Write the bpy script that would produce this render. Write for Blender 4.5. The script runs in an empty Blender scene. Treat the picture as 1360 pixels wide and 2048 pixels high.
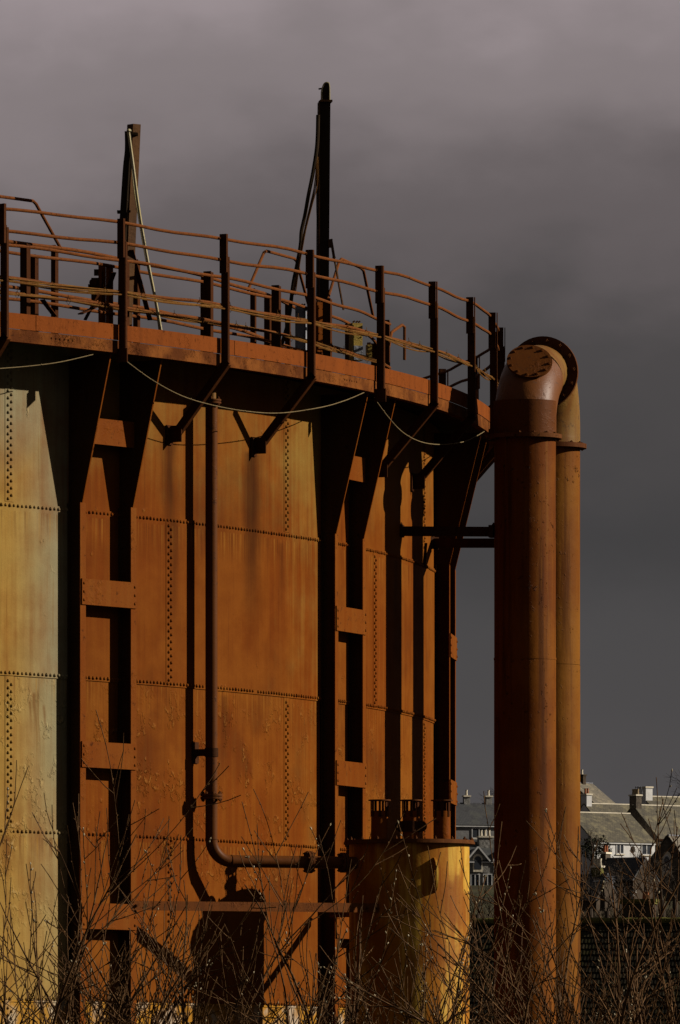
import bpy, math, random
from mathutils import Vector, Matrix, noise as mnoise
from math import sin, cos, pi, radians, sqrt, atan2

random.seed(7)
sc = bpy.context.scene
col = sc.collection
F = 16831.0; HZ = 2235.79; CZ = 1.6; CT = CZ+.272; S = F/10000                       # focal length and horizon in photo pixels, eye height
R = 19.542; CX = -18.3617; CY = 96.7246                     # gas holder shell
D = radians(15.239); T1 = radians(54.339); HW = .424; SO = .158; OV = .647
SUN_AZ = radians(95.7); SUN_EL = radians(25)
SUNV = Vector((sin(SUN_AZ)*cos(SUN_EL), -cos(SUN_AZ)*cos(SUN_EL), sin(SUN_EL)))

# ------------------------------------------------------------------ helpers
def P(x, y, Y): return Vector(((x-680)/F*Y, Y, CZ+(HZ-y)/F*Y))
def PF(x, y, Y): return P(x, y, Y*S)
def at(x, y, r):
    m = (x-680)/F; a = m*m+1; b = -2*(m*CX+CY); c = CX*CX+CY*CY-r*r
    Y = (-b-sqrt(max(0, b*b-4*a*c)))/(2*a); return P(x, y, Y)
def theta(x, r=R):
    p = at(x, 1000, r); return atan2(p.x-CX, CY-p.y)
def pol(r, th, z): return Vector((CX+r*sin(th), CY-r*cos(th), z))
def er(th): return Vector((sin(th), -cos(th), 0))
def et(th): return Vector((cos(th), sin(th), 0))
UP = Vector((0, 0, 1))

class MB:
    def __init__(s): s.v = []; s.f = []; s.uv = None
    def add(s, vs, fs):
        o = len(s.v); s.v += [Vector(p) for p in vs]; s.f += [[o+i for i in f] for f in fs]
    def box(s, c, ax, ay, az, sx, sy, sz, bev=0.0):
        ax, ay, az = ax.normalized()*sx/2, ay.normalized()*sy/2, az.normalized()*sz/2
        vs = [c+i*ax+j*ay+k*az for k in (-1, 1) for j in (-1, 1) for i in (-1, 1)]
        s.add(vs, [(0,2,3,1),(4,5,7,6),(0,1,5,4),(1,3,7,5),(3,2,6,7),(2,0,4,6)])
    def bar(s, a, b, w, h, up=UP):
        d = (b-a); x = d.cross(up)
        if x.length < 1e-6: x = d.cross(Vector((1, 0, 0)))
        x.normalize(); z = x.cross(d).normalized()
        s.box((a+b)/2, d, x, z, d.length, w, h)
    def tube(s, pts, r, n=8, cap=True, loop=False):
        m = len(pts); rs = r if isinstance(r, (list, tuple)) else [r]*m
        vs = []; prev = None
        for i, p in enumerate(pts):
            if loop: d = pts[(i+1) % m]-pts[i-1]
            else: d = pts[min(i+1, m-1)]-pts[max(i-1, 0)]
            d.normalize()
            if prev is None:
                x = d.cross(UP)
                if x.length < .05: x = d.cross(Vector((1, 0, 0)))
            else: x = prev-d*prev.dot(d)
            x.normalize(); prev = x; y = d.cross(x)
            vs += [p+(x*cos(2*pi*k/n)+y*sin(2*pi*k/n))*rs[i] for k in range(n)]
        fs = []
        for i in range(m if loop else m-1):
            a = i*n; b = ((i+1) % m)*n
            fs += [(a+k, a+(k+1) % n, b+(k+1) % n, b+k) for k in range(n)]
        if cap and not loop:
            fs += [tuple(range(n-1, -1, -1)), tuple((m-1)*n+k for k in range(n))]
        s.add(vs, fs)
    def cyl(s, a, b, r, n=24): s.tube([a, b], r, n)
    def dome(s, c, nrm, r, n=6, h=.75):
        nrm = nrm.normalized(); x = nrm.cross(UP)
        if x.length < .05: x = nrm.cross(Vector((1, 0, 0)))
        x.normalize(); y = nrm.cross(x)
        vs = []
        for q, (rr, hh) in enumerate(((1, -.1), (.86, .5*h), (.45, .9*h))):
            vs += [c+(x*cos(2*pi*k/n)+y*sin(2*pi*k/n))*r*rr+nrm*r*hh for k in range(n)]
        vs.append(c+nrm*r*h)
        fs = [(q*n+k, q*n+(k+1) % n, (q+1)*n+(k+1) % n, (q+1)*n+k) for q in range(2) for k in range(n)]
        fs += [(2*n+k, 2*n+(k+1) % n, 3*n) for k in range(n)]
        s.add(vs, fs)
    def bolt(s, c, nrm, r, h):
        s.tube([c-nrm*.002, c+nrm*h], r, 6); s.tube([c+nrm*h*.9, c+nrm*h*1.7], r*.5, 6)
    def prism(s, poly, ext):
        n = len(poly); s.add(list(poly)+[p+ext for p in poly],
            [tuple(range(n-1, -1, -1)), tuple(range(n, 2*n))]+[(i, (i+1) % n, n+(i+1) % n, n+i) for i in range(n)])
    def arc(s, r0, r1, z0, z1, t0, t1, n, cap=True):      # curved bar about the tank axis
        vs = []
        for i in range(n+1):
            t = t0+(t1-t0)*i/n
            vs += [pol(r0, t, z0), pol(r1, t, z0), pol(r1, t, z1), pol(r0, t, z1)]
        fs = []
        for i in range(n):
            a = 4*i; b = a+4
            fs += [(a+k, a+(k+1) % 4, b+(k+1) % 4, b+k) for k in range(4)]
        if cap: fs += [(3, 2, 1, 0), (4*n, 4*n+1, 4*n+2, 4*n+3)]
        s.add(vs, fs)
    def build(s, name, mat, parent=None, uv=False, sharp=35, smooth=True):
        root = parent
        while root is not None and root.parent is not None: root = root.parent
        o = root.location if root is not None else Vector((0, 0, 0))
        me = bpy.data.meshes.new(name)
        me.from_pydata([tuple(p-o) for p in s.v], [], s.f); me.update()
        import bmesh
        bm = bmesh.new(); bm.from_mesh(me); bmesh.ops.recalc_face_normals(bm, faces=bm.faces); bm.to_mesh(me); bm.free()
        if smooth:
            me.polygons.foreach_set('use_smooth', [True]*len(me.polygons))
            me.set_sharp_from_angle(angle=radians(sharp))
        if uv:
            l = me.uv_layers.new(name='shell'); dat = []
            for lp in me.loops:
                p = s.v[lp.vertex_index]; dat += [atan2(p.x-CX, CY-p.y)*R, p.z]
            l.data.foreach_set('uv', dat)
        if mat: me.materials.append(mat)
        ob = bpy.data.objects.new(name, me); col.objects.link(ob)
        if parent is not None: ob.parent = parent
        return ob

def tag(o, label=None, cat=None, group=None, kind=None):
    for k, v in (('label', label), ('category', cat), ('group', group), ('kind', kind)):
        if v: o[k] = v
    return o
def thing(name, loc, label, cat, group=None):
    o = bpy.data.objects.new(name, None); o.location = loc; o.empty_display_size = .2
    col.objects.link(o); return tag(o, label, cat, group)
def dup(o, parent, rot=None):
    c = o.copy(); col.objects.link(c); c.parent = parent
    if rot is not None: c.rotation_euler = (0, 0, rot)
    for ch in [q for q in o.children]:
        g = ch.copy(); col.objects.link(g); g.parent = c
    return c
def ring_pts(r, z, t0, t1, n): return [pol(r, t0+(t1-t0)*i/n, z) for i in range(n+1)]
def smooth_path(pts, per=6):
    out = []
    for i in range(len(pts)-1):
        p0 = pts[max(i-1, 0)]; p1 = pts[i]; p2 = pts[i+1]; p3 = pts[min(i+2, len(pts)-1)]
        for k in range(per):
            t = k/per
            out.append(.5*((2*p1)+(p2-p0)*t+(2*p0-5*p1+4*p2-p3)*t*t+(3*p1-p0-3*p2+p3)*t**3))
    out.append(pts[-1]); return out

# ------------------------------------------------------------------ materials
KA = .50
class NT:
    def __init__(s, name):
        s.m = bpy.data.materials.new(name); s.m.use_nodes = True; s.t = s.m.node_tree; s.n = s.t.nodes
        s.b = s.n['Principled BSDF']
    def new(s, ty, **kw):
        q = s.n.new(ty)
        for k, v in kw.items(): setattr(q, k, v)
        return q
    def link(s, a, b): s.t.links.new(a, b)
    def put(s, sock, v):
        if isinstance(v, (int, float)): sock.default_value = v
        elif isinstance(v, tuple): sock.default_value = v if len(v) == len(sock.default_value) else v+(1,)
        else: s.link(v, sock)
    def math(s, op, a, b=0.0, c=None, clamp=False):
        q = s.new('ShaderNodeMath', operation=op, use_clamp=clamp); s.put(q.inputs[0], a); s.put(q.inputs[1], b)
        if c is not None: s.put(q.inputs[2], c)
        return q.outputs[0]
    def mix(s, f, a, b, mode='MIX'):
        q = s.new('ShaderNodeMix', data_type='RGBA', blend_type=mode); s.put(q.inputs[0], f); s.put(q.inputs[6], a); s.put(q.inputs[7], b)
        return q.outputs[2]
    def vmath(s, op, a, b=None):
        q = s.new('ShaderNodeVectorMath', operation=op); s.put(q.inputs[0], a)
        if b is not None: s.put(q.inputs[1], b)
        return q.outputs[0]
    def noise(s, vec, scale, detail=4, rough=.55, dist=0):
        q = s.new('ShaderNodeTexNoise'); s.put(q.inputs['Vector'], vec); q.inputs['Scale'].default_value = scale
        q.inputs['Detail'].default_value = detail; q.inputs['Roughness'].default_value = rough; q.inputs['Distortion'].default_value = dist
        return q.outputs[0]
    def voro(s, vec, scale, feat='F1', out='Distance'):
        q = s.new('ShaderNodeTexVoronoi', feature=feat); s.put(q.inputs['Vector'], vec); q.inputs['Scale'].default_value = scale
        return q.outputs[out]
    def ss(s, x, lo, hi):                                  # smoothstep
        q = s.new('ShaderNodeMapRange', interpolation_type='SMOOTHSTEP', clamp=True)
        s.put(q.inputs[0], x); q.inputs[1].default_value = lo; q.inputs[2].default_value = hi
        return q.outputs[0]
    def bump(s, h, dist, strength=1.0, prev=None):
        q = s.new('ShaderNodeBump'); s.put(q.inputs['Height'], h); q.inputs['Distance'].default_value = dist; q.inputs['Strength'].default_value = strength
        if prev is not None: s.link(prev, q.inputs['Normal'])
        return q.outputs[0]
    def done(s, color, rough=.6, normal=None, spec=.3, metal=0.0):
        if not isinstance(color, tuple): color = s.mix(1.0, color, (KA, KA, KA), 'MULTIPLY')
        s.put(s.b.inputs['Base Color'], color); s.put(s.b.inputs['Roughness'], rough)
        s.b.inputs['Specular IOR Level'].default_value = spec; s.b.inputs['Metallic'].default_value = metal
        if normal is not None: s.link(normal, s.b.inputs['Normal'])
        return s.m
    def objvec(s, rnd=True):
        c = s.new('ShaderNodeTexCoord').outputs['Object']
        if not rnd: return c
        r = s.new('ShaderNodeObjectInfo').outputs['Random']
        cb = s.new('ShaderNodeCombineXYZ'); s.link(s.math('MULTIPLY', r, 37.0), cb.inputs[2]); s.link(s.math('MULTIPLY', r, 91.0), cb.inputs[0])
        return s.vmath('ADD', c, cb.outputs[0])

def steel(name, base, alt, dark, rough=.55, streak=True, bump=.004, alt_amt=.5, spec=.006, scale=1.0):
    n = NT(name); v = n.objvec()
    sv = n.vmath('MULTIPLY', v, (9.0*scale, 9.0*scale, .7*scale))
    a = n.ss(n.noise(v, 1.6*scale, 5, .6), .5-alt_amt*.4, .5+alt_amt*.5)
    if streak: a = n.math('MULTIPLY', n.math('ADD', a, n.ss(n.noise(sv, 1.0, 4), .42, .68)), .55)
    c = n.mix(a, base, alt)
    sp = n.ss(n.noise(v, 14*scale, 6, .7), .56, .70)
    c = n.mix(n.math('MULTIPLY', sp, .75), c, dark)
    fine = n.noise(v, 60*scale, 5, .65)
    c = n.mix(.35, c, n.mix(fine, (.35, .35, .35), (1.5, 1.5, 1.5)), 'MULTIPLY')
    pk = n.math('ADD', .12, n.math('MULTIPLY', n.ss(n.noise(v, 2.1*scale, 4, .6), .48, .72), 1.2))
    h = n.math('ADD', n.math('MULTIPLY', n.math('MULTIPLY', n.ss(n.noise(v, 13*scale, 5, .68), .46, .66), 1.1), pk), n.math('MULTIPLY', fine, .22))
    r = n.math('ADD', n.math('MULTIPLY', sp, .25), rough)
    return n.done(c, r, n.bump(h, bump), spec)

def wall_mat():
    n = NT('tank_shell_paint')
    uv = n.new('ShaderNodeUVMap'); uv.uv_map = 'shell'
    sep = n.new('ShaderNodeSeparateXYZ'); n.link(uv.outputs[0], sep.inputs[0]); u, v = sep.outputs[0], sep.outputs[1]
    U = uv.outputs[0]
    st1 = n.noise(n.vmath('MULTIPLY', U, (9.0, .35, 1)), 1.0, 4, .6)
    st2 = n.noise(n.vmath('MULTIPLY', U, (34.0, .8, 1)), 1.0, 3, .6)
    big = n.noise(U, .8, 4, .55)
    med = n.noise(U, 3.2, 6, .62)
    fine = n.noise(U, 45, 5, .7)
    uc1 = (T1)*R; uc2 = (T1+D)*R
    # where the old pale paint survives: left bay strongly, then tops of the bays and a strip before the second column
    left = n.math('SUBTRACT', 1.0, n.ss(u, uc1-.48, uc1-.38))
    top = n.ss(v, 5.6+CT, 6.9+CT)
    strip = n.math('MULTIPLY', n.ss(u, uc2-2.0, uc2-.55), n.math('SUBTRACT', 1.0, n.ss(u, uc2-.50, uc2-.42)))
    lead = n.math('SUBTRACT', 1.0, n.ss(u, uc1+.55, uc1+1.5))
    pale = n.math('MULTIPLY', left, .62)
    notl = n.math('SUBTRACT', 1.0, left)
    pale = n.math('ADD', pale, n.math('MULTIPLY', n.math('MULTIPLY', top, .30), notl))
    pale = n.math('ADD', pale, n.math('MULTIPLY', n.math('MULTIPLY', strip, n.ss(v, 3.0, 7.6)), .33))
    pale = n.math('ADD', pale, n.math('MULTIPLY', n.math('MULTIPLY', n.math('MULTIPLY', lead, top), notl), .22))
    pale = n.math('ADD', pale, n.math('MULTIPLY', n.math('SUBTRACT', big, .5), .75))
    pale = n.math('ADD', pale, n.math('MULTIPLY', n.math('SUBTRACT', st1, .5), .55))
    pale = n.math('ADD', pale, n.math('MULTIPLY', n.math('SUBTRACT', med, .5), .3))
    pale = n.ss(pale, .06, .92)
    edge = n.math('MAXIMUM', n.ss(u, uc1-1.45, uc1-.5), n.math('MULTIPLY', n.ss(v, 5.9+CT, 6.8+CT), .9))                      # greyer olive paint towards the first column
    palec = n.mix(n.math('MULTIPLY', edge, n.ss(v, 1.0, 6.5)), (.275, .172, .042), (.195, .180, .108))
    palec = n.mix(left, (.175, .105, .022), palec)
    wn = n.new('ShaderNodeTexWhiteNoise', noise_dimensions='2D'); cb = n.new('ShaderNodeCombineXYZ')
    n.link(n.math('FLOOR', n.math('DIVIDE', n.math('SUBTRACT', u, theta(573)*R), D*R)), cb.inputs[0]); n.link(n.math('FLOOR', n.math('DIVIDE', n.math('SUBTRACT', v, .936+CT), 1.632)), cb.inputs[1]); n.link(cb.outputs[0], wn.inputs['Vector'])
    plate = wn.outputs[0]
    orange = n.mix(n.ss(st1, .38, .72), (.122, .0285, .0027), (.152, .0445, .0046))
    orange = n.mix(n.ss(n.noise(U, .55, 5, .6), .40, .66), orange, (.158, .052, .0062))
    orange = n.mix(n.math('MULTIPLY', plate, .5), orange, (.098, .0215, .0025))
    orange = n.mix(n.ss(big, .50, .72), orange, (.084, .0195, .0026))
    c = n.mix(pale, orange, palec)
    # bottom strake keeps a yellow and whitish coat
    bot = n.math('SUBTRACT', 1.0, n.ss(v, .936+CT-.03, .936+CT-.022))
    yel = n.mix(n.ss(n.noise(U, 2.6, 5), .47, .6), (.33, .16, .02), (.36, .30, .22))
    c = n.mix(n.math('MULTIPLY', bot, .8), c, yel)
    # dark wash below brace feet
    for zs in (5.848, 4.202, 2.586, .936):
        zs += CT
        k = n.math('MULTIPLY', n.math('SUBTRACT', 1.0, n.ss(v, zs-.05, zs-.03)), n.ss(v, zs-.42, zs-.06))
        st3 = n.noise(n.vmath('MULTIPLY', U, (26.0, .5, 1)), 1.0, 3, .6)
        c = n.mix(n.math('MULTIPLY', n.math('MULTIPLY', k, n.ss(st3, .50, .68)), .6), c, n.mix(pale, (.20, .085, .012), (.26, .15, .035)))
        c = n.mix(n.math('MULTIPLY', n.math('MULTIPLY', k, n.ss(st3, .50, .34)), .5), c, n.mix(pale, (.060, .016, .003), (.13, .055, .012)))
    def stain(px, py, w, length, amt, scol=(.030, .0085, .0020)):
        nonlocal c
        p = at(px, py, R); u0 = atan2(p.x-CX, CY-p.y)*R; v0 = p.z
        wob = n.math('MULTIPLY', n.math('SUBTRACT', n.noise(n.vmath('MULTIPLY', U, (2.0, .6, 1)), 1.5, 3), .5), .22)
        d = n.math('ABSOLUTE', n.math('SUBTRACT', n.math('ADD', u, wob), u0))
        f = n.math('SUBTRACT', 1.0, n.ss(d, 0.0, w))
        k = n.math('MULTIPLY', n.math('SUBTRACT', 1.0, n.ss(v, v0-.03, v0+.02)), n.ss(v, v0-length, v0-length*.25))
        f = n.math('MULTIPLY', n.math('MULTIPLY', f, k), n.math('ADD', .55, n.math('MULTIPLY', st2, .7)))
        c = n.mix(n.math('MULTIPLY', f, amt, clamp=True), c, scol)
    stain(503, 905, .30, 2.3, .95); stain(338, 880, .20, 1.4, .85); stain(345, 1040, .16, 1.5, .5); stain(560, 1085, .10, .9, .4); stain(790, 1120, .2, 1.2, .5); stain(450, 1390, .12, .8, .5); stain(150, 1030, .15, 1.2, .2)
    br = (.105, .040, .009)
    stain(70, 1385, .07, .62, .8, br); stain(60, 1395, .03, .40, .7, br); stain(90, 1410, .03, .34, .7, br); stain(78, 1380, .02, .9, .6, br); stain(12, 1672, .12, .50, .8, br); stain(100, 1676, .04, .25, .7, br); stain(38, 1672, .03, .3, .5, br)
    # fine vertical wash marks and dirt under the seams
    c = n.mix(n.math('MULTIPLY', n.ss(st2, .54, .74), .45), c, n.mix(pale, (.075, .018, .003), (.16, .085, .02)))
    c = n.mix(n.math('MULTIPLY', n.ss(st2, .28, .40), -.28), c, (.3, .15, .03))
    # blistered paint in patches
    blm = n.math('MULTIPLY', n.ss(n.noise(U, 2.3, 4, .6), .50, .60), n.math('MULTIPLY', n.ss(v, 1.0+CT, 2.55+CT), n.math('SUBTRACT', 1.0, n.ss(v, 3.7+CT, 4.35+CT))))
    spot = n.math('MULTIPLY', n.ss(n.noise(U, 2.9, 3, .5), .68, .74), .8)
    blm = n.math('MAXIMUM', blm, spot)
    crumb = n.noise(n.vmath('MULTIPLY', U, (1, .8, 1)), 15, 4, .62, .4)
    bl = n.math('MULTIPLY', blm, n.ss(crumb, .48, .60))
    c = n.mix(n.math('MULTIPLY', n.math('MULTIPLY', blm, n.ss(crumb, .56, .66)), .5), c, n.mix(pale, (.23, .10, .02), (.42, .32, .14)))
    c = n.mix(n.math('MULTIPLY', n.math('MULTIPLY', blm, n.ss(n.noise(U, 9, 5, .75), .66, .72)), .35), c, (.07, .022, .005))
    c = n.mix(.55, c, n.mix(n.noise(U, 2.2, 6, .68), (.52, .48, .45), (1.62, 1.62, 1.60)), 'MULTIPLY')
    c = n.mix(.3, c, n.mix(fine, (.45, .45, .45), (1.45, 1.45, 1.45)), 'MULTIPLY')
    b1 = n.bump(n.noise(U, 1.1, 2), .03, .6)
    b2 = n.bump(bl, .0095, 1.0, b1)
    b3 = n.bump(n.math('ADD', fine, n.math('MULTIPLY', med, .8)), .0016, 1.0, b2)
    return n.done(c, n.math('ADD', .50, n.math('MULTIPLY', med, .25)), b3, .005)

M = {}
M['wall'] = wall_mat()
M['frame'] = steel('rust_framing', (.128, .0310, .0034), (.150, .0450, .0058), (.03, .010, .004), .55)
M['web'] = steel('shade_toned_web_plate', (.040, .020, .008), (.060, .026, .008), (.018, .010, .005), .7)  # dark base colour stands in for shade on the webs and gussets
M['walk'] = steel('rust_walkway_plate', (.165, .040, .005), (.125, .030, .004), (.035, .011, .004), .85, alt_amt=.6, spec=.02)
M['walk_low'] = steel('flaking_rim_angle', (.075, .022, .006), (.17, .055, .012), (.018, .009, .005), .75, bump=.008, alt_amt=.35, scale=2.2, streak=False)
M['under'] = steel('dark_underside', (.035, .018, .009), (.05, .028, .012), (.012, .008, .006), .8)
M['rail'] = steel('rust_rail', (.135, .042, .010), (.09, .030, .010), (.02, .009, .005), .6, scale=2.5, bump=.003)
M['post'] = steel('rust_post', (.042, .0135, .0045), (.062, .020, .006), (.014, .007, .005), .65)
M['dark'] = steel('dark_rust', (.035, .014, .006), (.055, .02, .008), (.010, .006, .004), .65)
M['pipe_small'] = steel('brown_pipe', (.10, .032, .007), (.075, .023, .005), (.02, .009, .005), .45, spec=.02, bump=.001)
M['pipe'] = steel('rust_main_pipe', (.100, .029, .0042), (.142, .050, .0065), (.030, .010, .004), .5, bump=.004, alt_amt=.25, spec=.012, scale=.8)
M['pipe_back'] = steel('ochre_main_pipe', (.135, .046, .0055), (.115, .036, .0045), (.06, .022, .006), .5, bump=.004, alt_amt=.25, spec=.012, scale=.8)
M['neck'] = steel('olive_elbow', (.165, .088, .020), (.125, .046, .008), (.05, .02, .006), .45, spec=.04)
M['elbow'] = steel('elbow_red_brown', (.105, .032, .0055), (.125, .040, .0065), (.04, .015, .006), .46, spec=.06)
M['collar'] = steel('collar_red_brown', (.080, .0230, .0045), (.095, .030, .0052), (.03, .012, .005), .5, spec=.02)
M['flange'] = steel('flange_dark', (.075, .025, .009), (.11, .04, .012), (.015, .008, .005), .6)
M['drum'] = steel('yellow_drum_paint', (.44, .20, .017), (.25, .072, .006), (.10, .035, .006), .42, bump=.004, alt_amt=.7, spec=.02, scale=.75)
M['drum'] = None
M['yellow'] = steel('yellow_box_paint', (.34, .24, .06), (.22, .12, .03), (.05, .03, .01), .5)
M['cable'] = steel('ochre_cable', (.11, .042, .011), (.15, .075, .018), (.03, .015, .006), .6, scale=3)
M['mast'] = steel('mast_brown', (.060, .030, .015), (.10, .048, .018), (.02, .012, .008), .6)
M['mast_dark'] = steel('mast_black', (.022, .015, .009), (.035, .022, .012), (.01, .007, .005), .6)
M['conduit'] = steel('pale_conduit', (.36, .29, .13), (.42, .37, .26), (.16, .11, .05), .5, scale=2)
M['wire'] = steel('grey_wire', (.19, .14, .07), (.13, .09, .045), (.08, .06, .03), .55, scale=3)

def pipe_mat(name, base, alt, dark, pale):
    n = NT(name); v = n.objvec()
    s1 = n.noise(n.vmath('MULTIPLY', v, (7, 7, .35)), 1.0, 5, .62); s2 = n.noise(n.vmath('MULTIPLY', v, (22, 22, .7)), 1.0, 4, .65)
    b = n.noise(v, .9, 6, .62); pit = n.noise(v, 16, 4, .66)
    c = n.mix(n.ss(b, .40, .62), base, alt)
    c = n.mix(n.math('MULTIPLY', n.ss(s1, .50, .68), .8), c, dark)
    c = n.mix(n.math('MULTIPLY', n.ss(s2, .54, .70), .5), c, pale)
    m = n.math('ADD', .15, n.ss(n.noise(v, 1.7, 4, .6), .44, .66))
    spot = n.math('MULTIPLY', n.ss(pit, .60, .70), m)
    c = n.mix(n.math('MULTIPLY', spot, .7), c, dark)
    fine = n.noise(v, 55, 5, .7); c = n.mix(.35, c, n.mix(fine, (.4, .4, .4), (1.5, 1.5, 1.5)), 'MULTIPLY')
    h = n.math('ADD', n.math('MULTIPLY', spot, 1.0), n.math('ADD', n.math('MULTIPLY', fine, .12), n.math('MULTIPLY', n.noise(v, 3, 3), .8)))
    return n.done(c, .55, n.bump(h, .011), .012)
def drum_mat():
    n = NT('streaked_drum_paint'); v = n.objvec(False)
    s1 = n.noise(n.vmath('MULTIPLY', v, (5.5, 5.5, .45)), 1.0, 5, .62); s2 = n.noise(n.vmath('MULTIPLY', v, (16, 16, .8)), 1.0, 4, .65); b = n.noise(v, 1.5, 5, .6)
    c = n.mix(n.ss(s1, .42, .62), (.27, .098, .0085), (.50, .30, .045))
    c = n.mix(n.math('MULTIPLY', n.ss(s2, .52, .70), .85), c, (.20, .055, .006))
    c = n.mix(n.math('MULTIPLY', n.ss(b, .46, .62), .75), c, (.17, .048, .006))
    c = n.mix(n.math('MULTIPLY', n.ss(n.noise(v, 11, 6, .72), .60, .68), .7), c, (.07, .022, .006))
    fine = n.noise(v, 50, 5, .7); c = n.mix(.3, c, n.mix(fine, (.4, .4, .4), (1.5, 1.5, 1.5)), 'MULTIPLY')
    return n.done(c, .5, n.bump(n.math('ADD', b, n.math('MULTIPLY', fine, .12)), .01), .02)
def plain(name, c1, c2, sc_=3.0, rough=.8, bump=.01, spec=.2, stretch=(1, 1, 1), c3=None):
    n = NT(name); v = n.vmath('MULTIPLY', n.objvec(), stretch)
    c = n.mix(n.ss(n.noise(v, sc_, 6, .65), .35, .65), c1, c2)
    if c3: c = n.mix(n.ss(n.noise(v, sc_*.35, 5, .6), .52, .66), c, c3)
    return n.done(c, rough, n.bump(n.noise(v, sc_*3, 4), bump), spec*.15)
M['drum'] = drum_mat()
M['pipe'] = pipe_mat('weathered_front_pipe', (.108, .0290, .0040), (.145, .0460, .0055), (.045, .0135, .0036), (.17, .062, .009))
M['pipe_back'] = pipe_mat('weathered_rear_pipe', (.128, .0400, .0050), (.165, .0620, .0080), (.060, .0190, .0045), (.20, .088, .014))
M['white'] = plain('white_harling', (.60, .58, .55), (.50, .48, .45), .5, .9, .03)
M['grey_wall'] = plain('grey_harling', (.24, .23, .22), (.19, .18, .17), .5, .9, .03)
M['stone'] = plain('brown_rubble_stone', (.12, .095, .07), (.055, .045, .035), 1.6, .9, .06)
M['stone_grey'] = plain('grey_stone', (.25, .235, .21), (.17, .16, .14), 1.0, .9, .05)
M['trim'] = plain('pale_stone_trim', (.66, .58, .44), (.54, .47, .35), 1.0, .8, .02)
M['tan'] = plain('tan_render', (.38, .28, .16), (.30, .22, .13), .7, .9, .02)
M['terracotta'] = plain('terracotta', (.30, .10, .045), (.22, .075, .035), 2, .8, .01)
M['lead'] = plain('lead_flashing', (.20, .20, .215), (.12, .12, .13), 3, .55, .02)
M['moss'] = plain('mossy_slab', (.13, .115, .025), (.06, .055, .02), 3, .9, .03)
M['brick'] = plain('sooty_brick', (.06, .042, .028), (.035, .026, .018), 3, .9, .03)
M['glass'] = NT('dark_glass').done((.02, .022, .026), .12, None, .5)
M['bark'] = plain('willow_bark', (.130, .068, .028), (.048, .023, .010), 9, .6, .004, .08)
M['catkin'] = plain('silver_catkin', (.40, .34, .23), (.25, .19, .10), 30, .8, .004)
M['bare'] = plain('bare_twigs', (.060, .043, .030), (.038, .028, .020), 1.2, .85, .0)
M['scrub'] = plain('winter_scrub', (.075, .058, .036), (.040, .030, .022), .25, .9, .0, c3=(.085, .072, .03))
M['conifer'] = plain('dark_evergreen', (.020, .024, .012), (.035, .036, .017), 1.5, .8, .0)
M['ground'] = plain('winter_ground', (.055, .050, .024), (.035, .028, .016), .12, .95, .05, c3=(.03, .034, .012))
def roof_mat(name, a, b, moss):
    n = NT(name); tc = n.new('ShaderNodeUVMap'); tc.uv_map = 'roof'
    v = tc.outputs[0]; ov = n.objvec()
    q = n.new('ShaderNodeTexBrick'); n.link(v, q.inputs['Vector']); q.inputs['Scale'].default_value = 1
    q.inputs['Brick Width'].default_value = .32; q.inputs['Row Height'].default_value = .27; q.inputs['Mortar Size'].default_value = .02
    q.inputs['Color1'].default_value = a+(1,); q.inputs['Color2'].default_value = b+(1,); q.inputs['Mortar'].default_value = (a[0]*.35, a[1]*.35, a[2]*.35, 1)
    c = n.mix(n.math('MULTIPLY', n.ss(n.noise(ov, .55, 6, .7), .47, .62), .8), q.outputs[0], moss)
    c = n.mix(n.math('MULTIPLY', n.ss(n.noise(ov, .9, 6, .72), .52, .66), .75), c, (a[0]*.3, a[1]*.3, a[2]*.28))
    c = n.mix(.8, c, n.mix(n.noise(ov, 2.2, 6, .75), (.25, .25, .25), (1.75, 1.75, 1.75)), 'MULTIPLY')
    return n.done(c, .85, n.bump(q.outputs[1], .02, -1.0), .2)
M['roof_pale'] = roof_mat('lichened_slate', (.094, .077, .045), (.064, .053, .033), (.14, .116, .060))
M['roof_dark'] = roof_mat('dark_slate', (.034, .033, .034), (.026, .026, .028), (.04, .04, .033))
M['roof_brown'] = roof_mat('brown_slate', (.13, .105, .07), (.10, .085, .06), (.16, .13, .08))
n_ = NT('old_roof_tile')
ri = n_.new('ShaderNodeAttribute', attribute_name='shade'); ov_ = n_.objvec()
c_ = n_.mix(ri.outputs['Fac'], (.008, .0065, .004), (.036, .028, .016))
c_ = n_.mix(n_.math('MULTIPLY', n_.ss(n_.noise(ov_, .9, 5, .65), .5, .64), .6), c_, (.030, .027, .008))
M['tile'] = n_.done(c_, .6, n_.bump(n_.noise(ov_, 25, 4), .01), .02)

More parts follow.
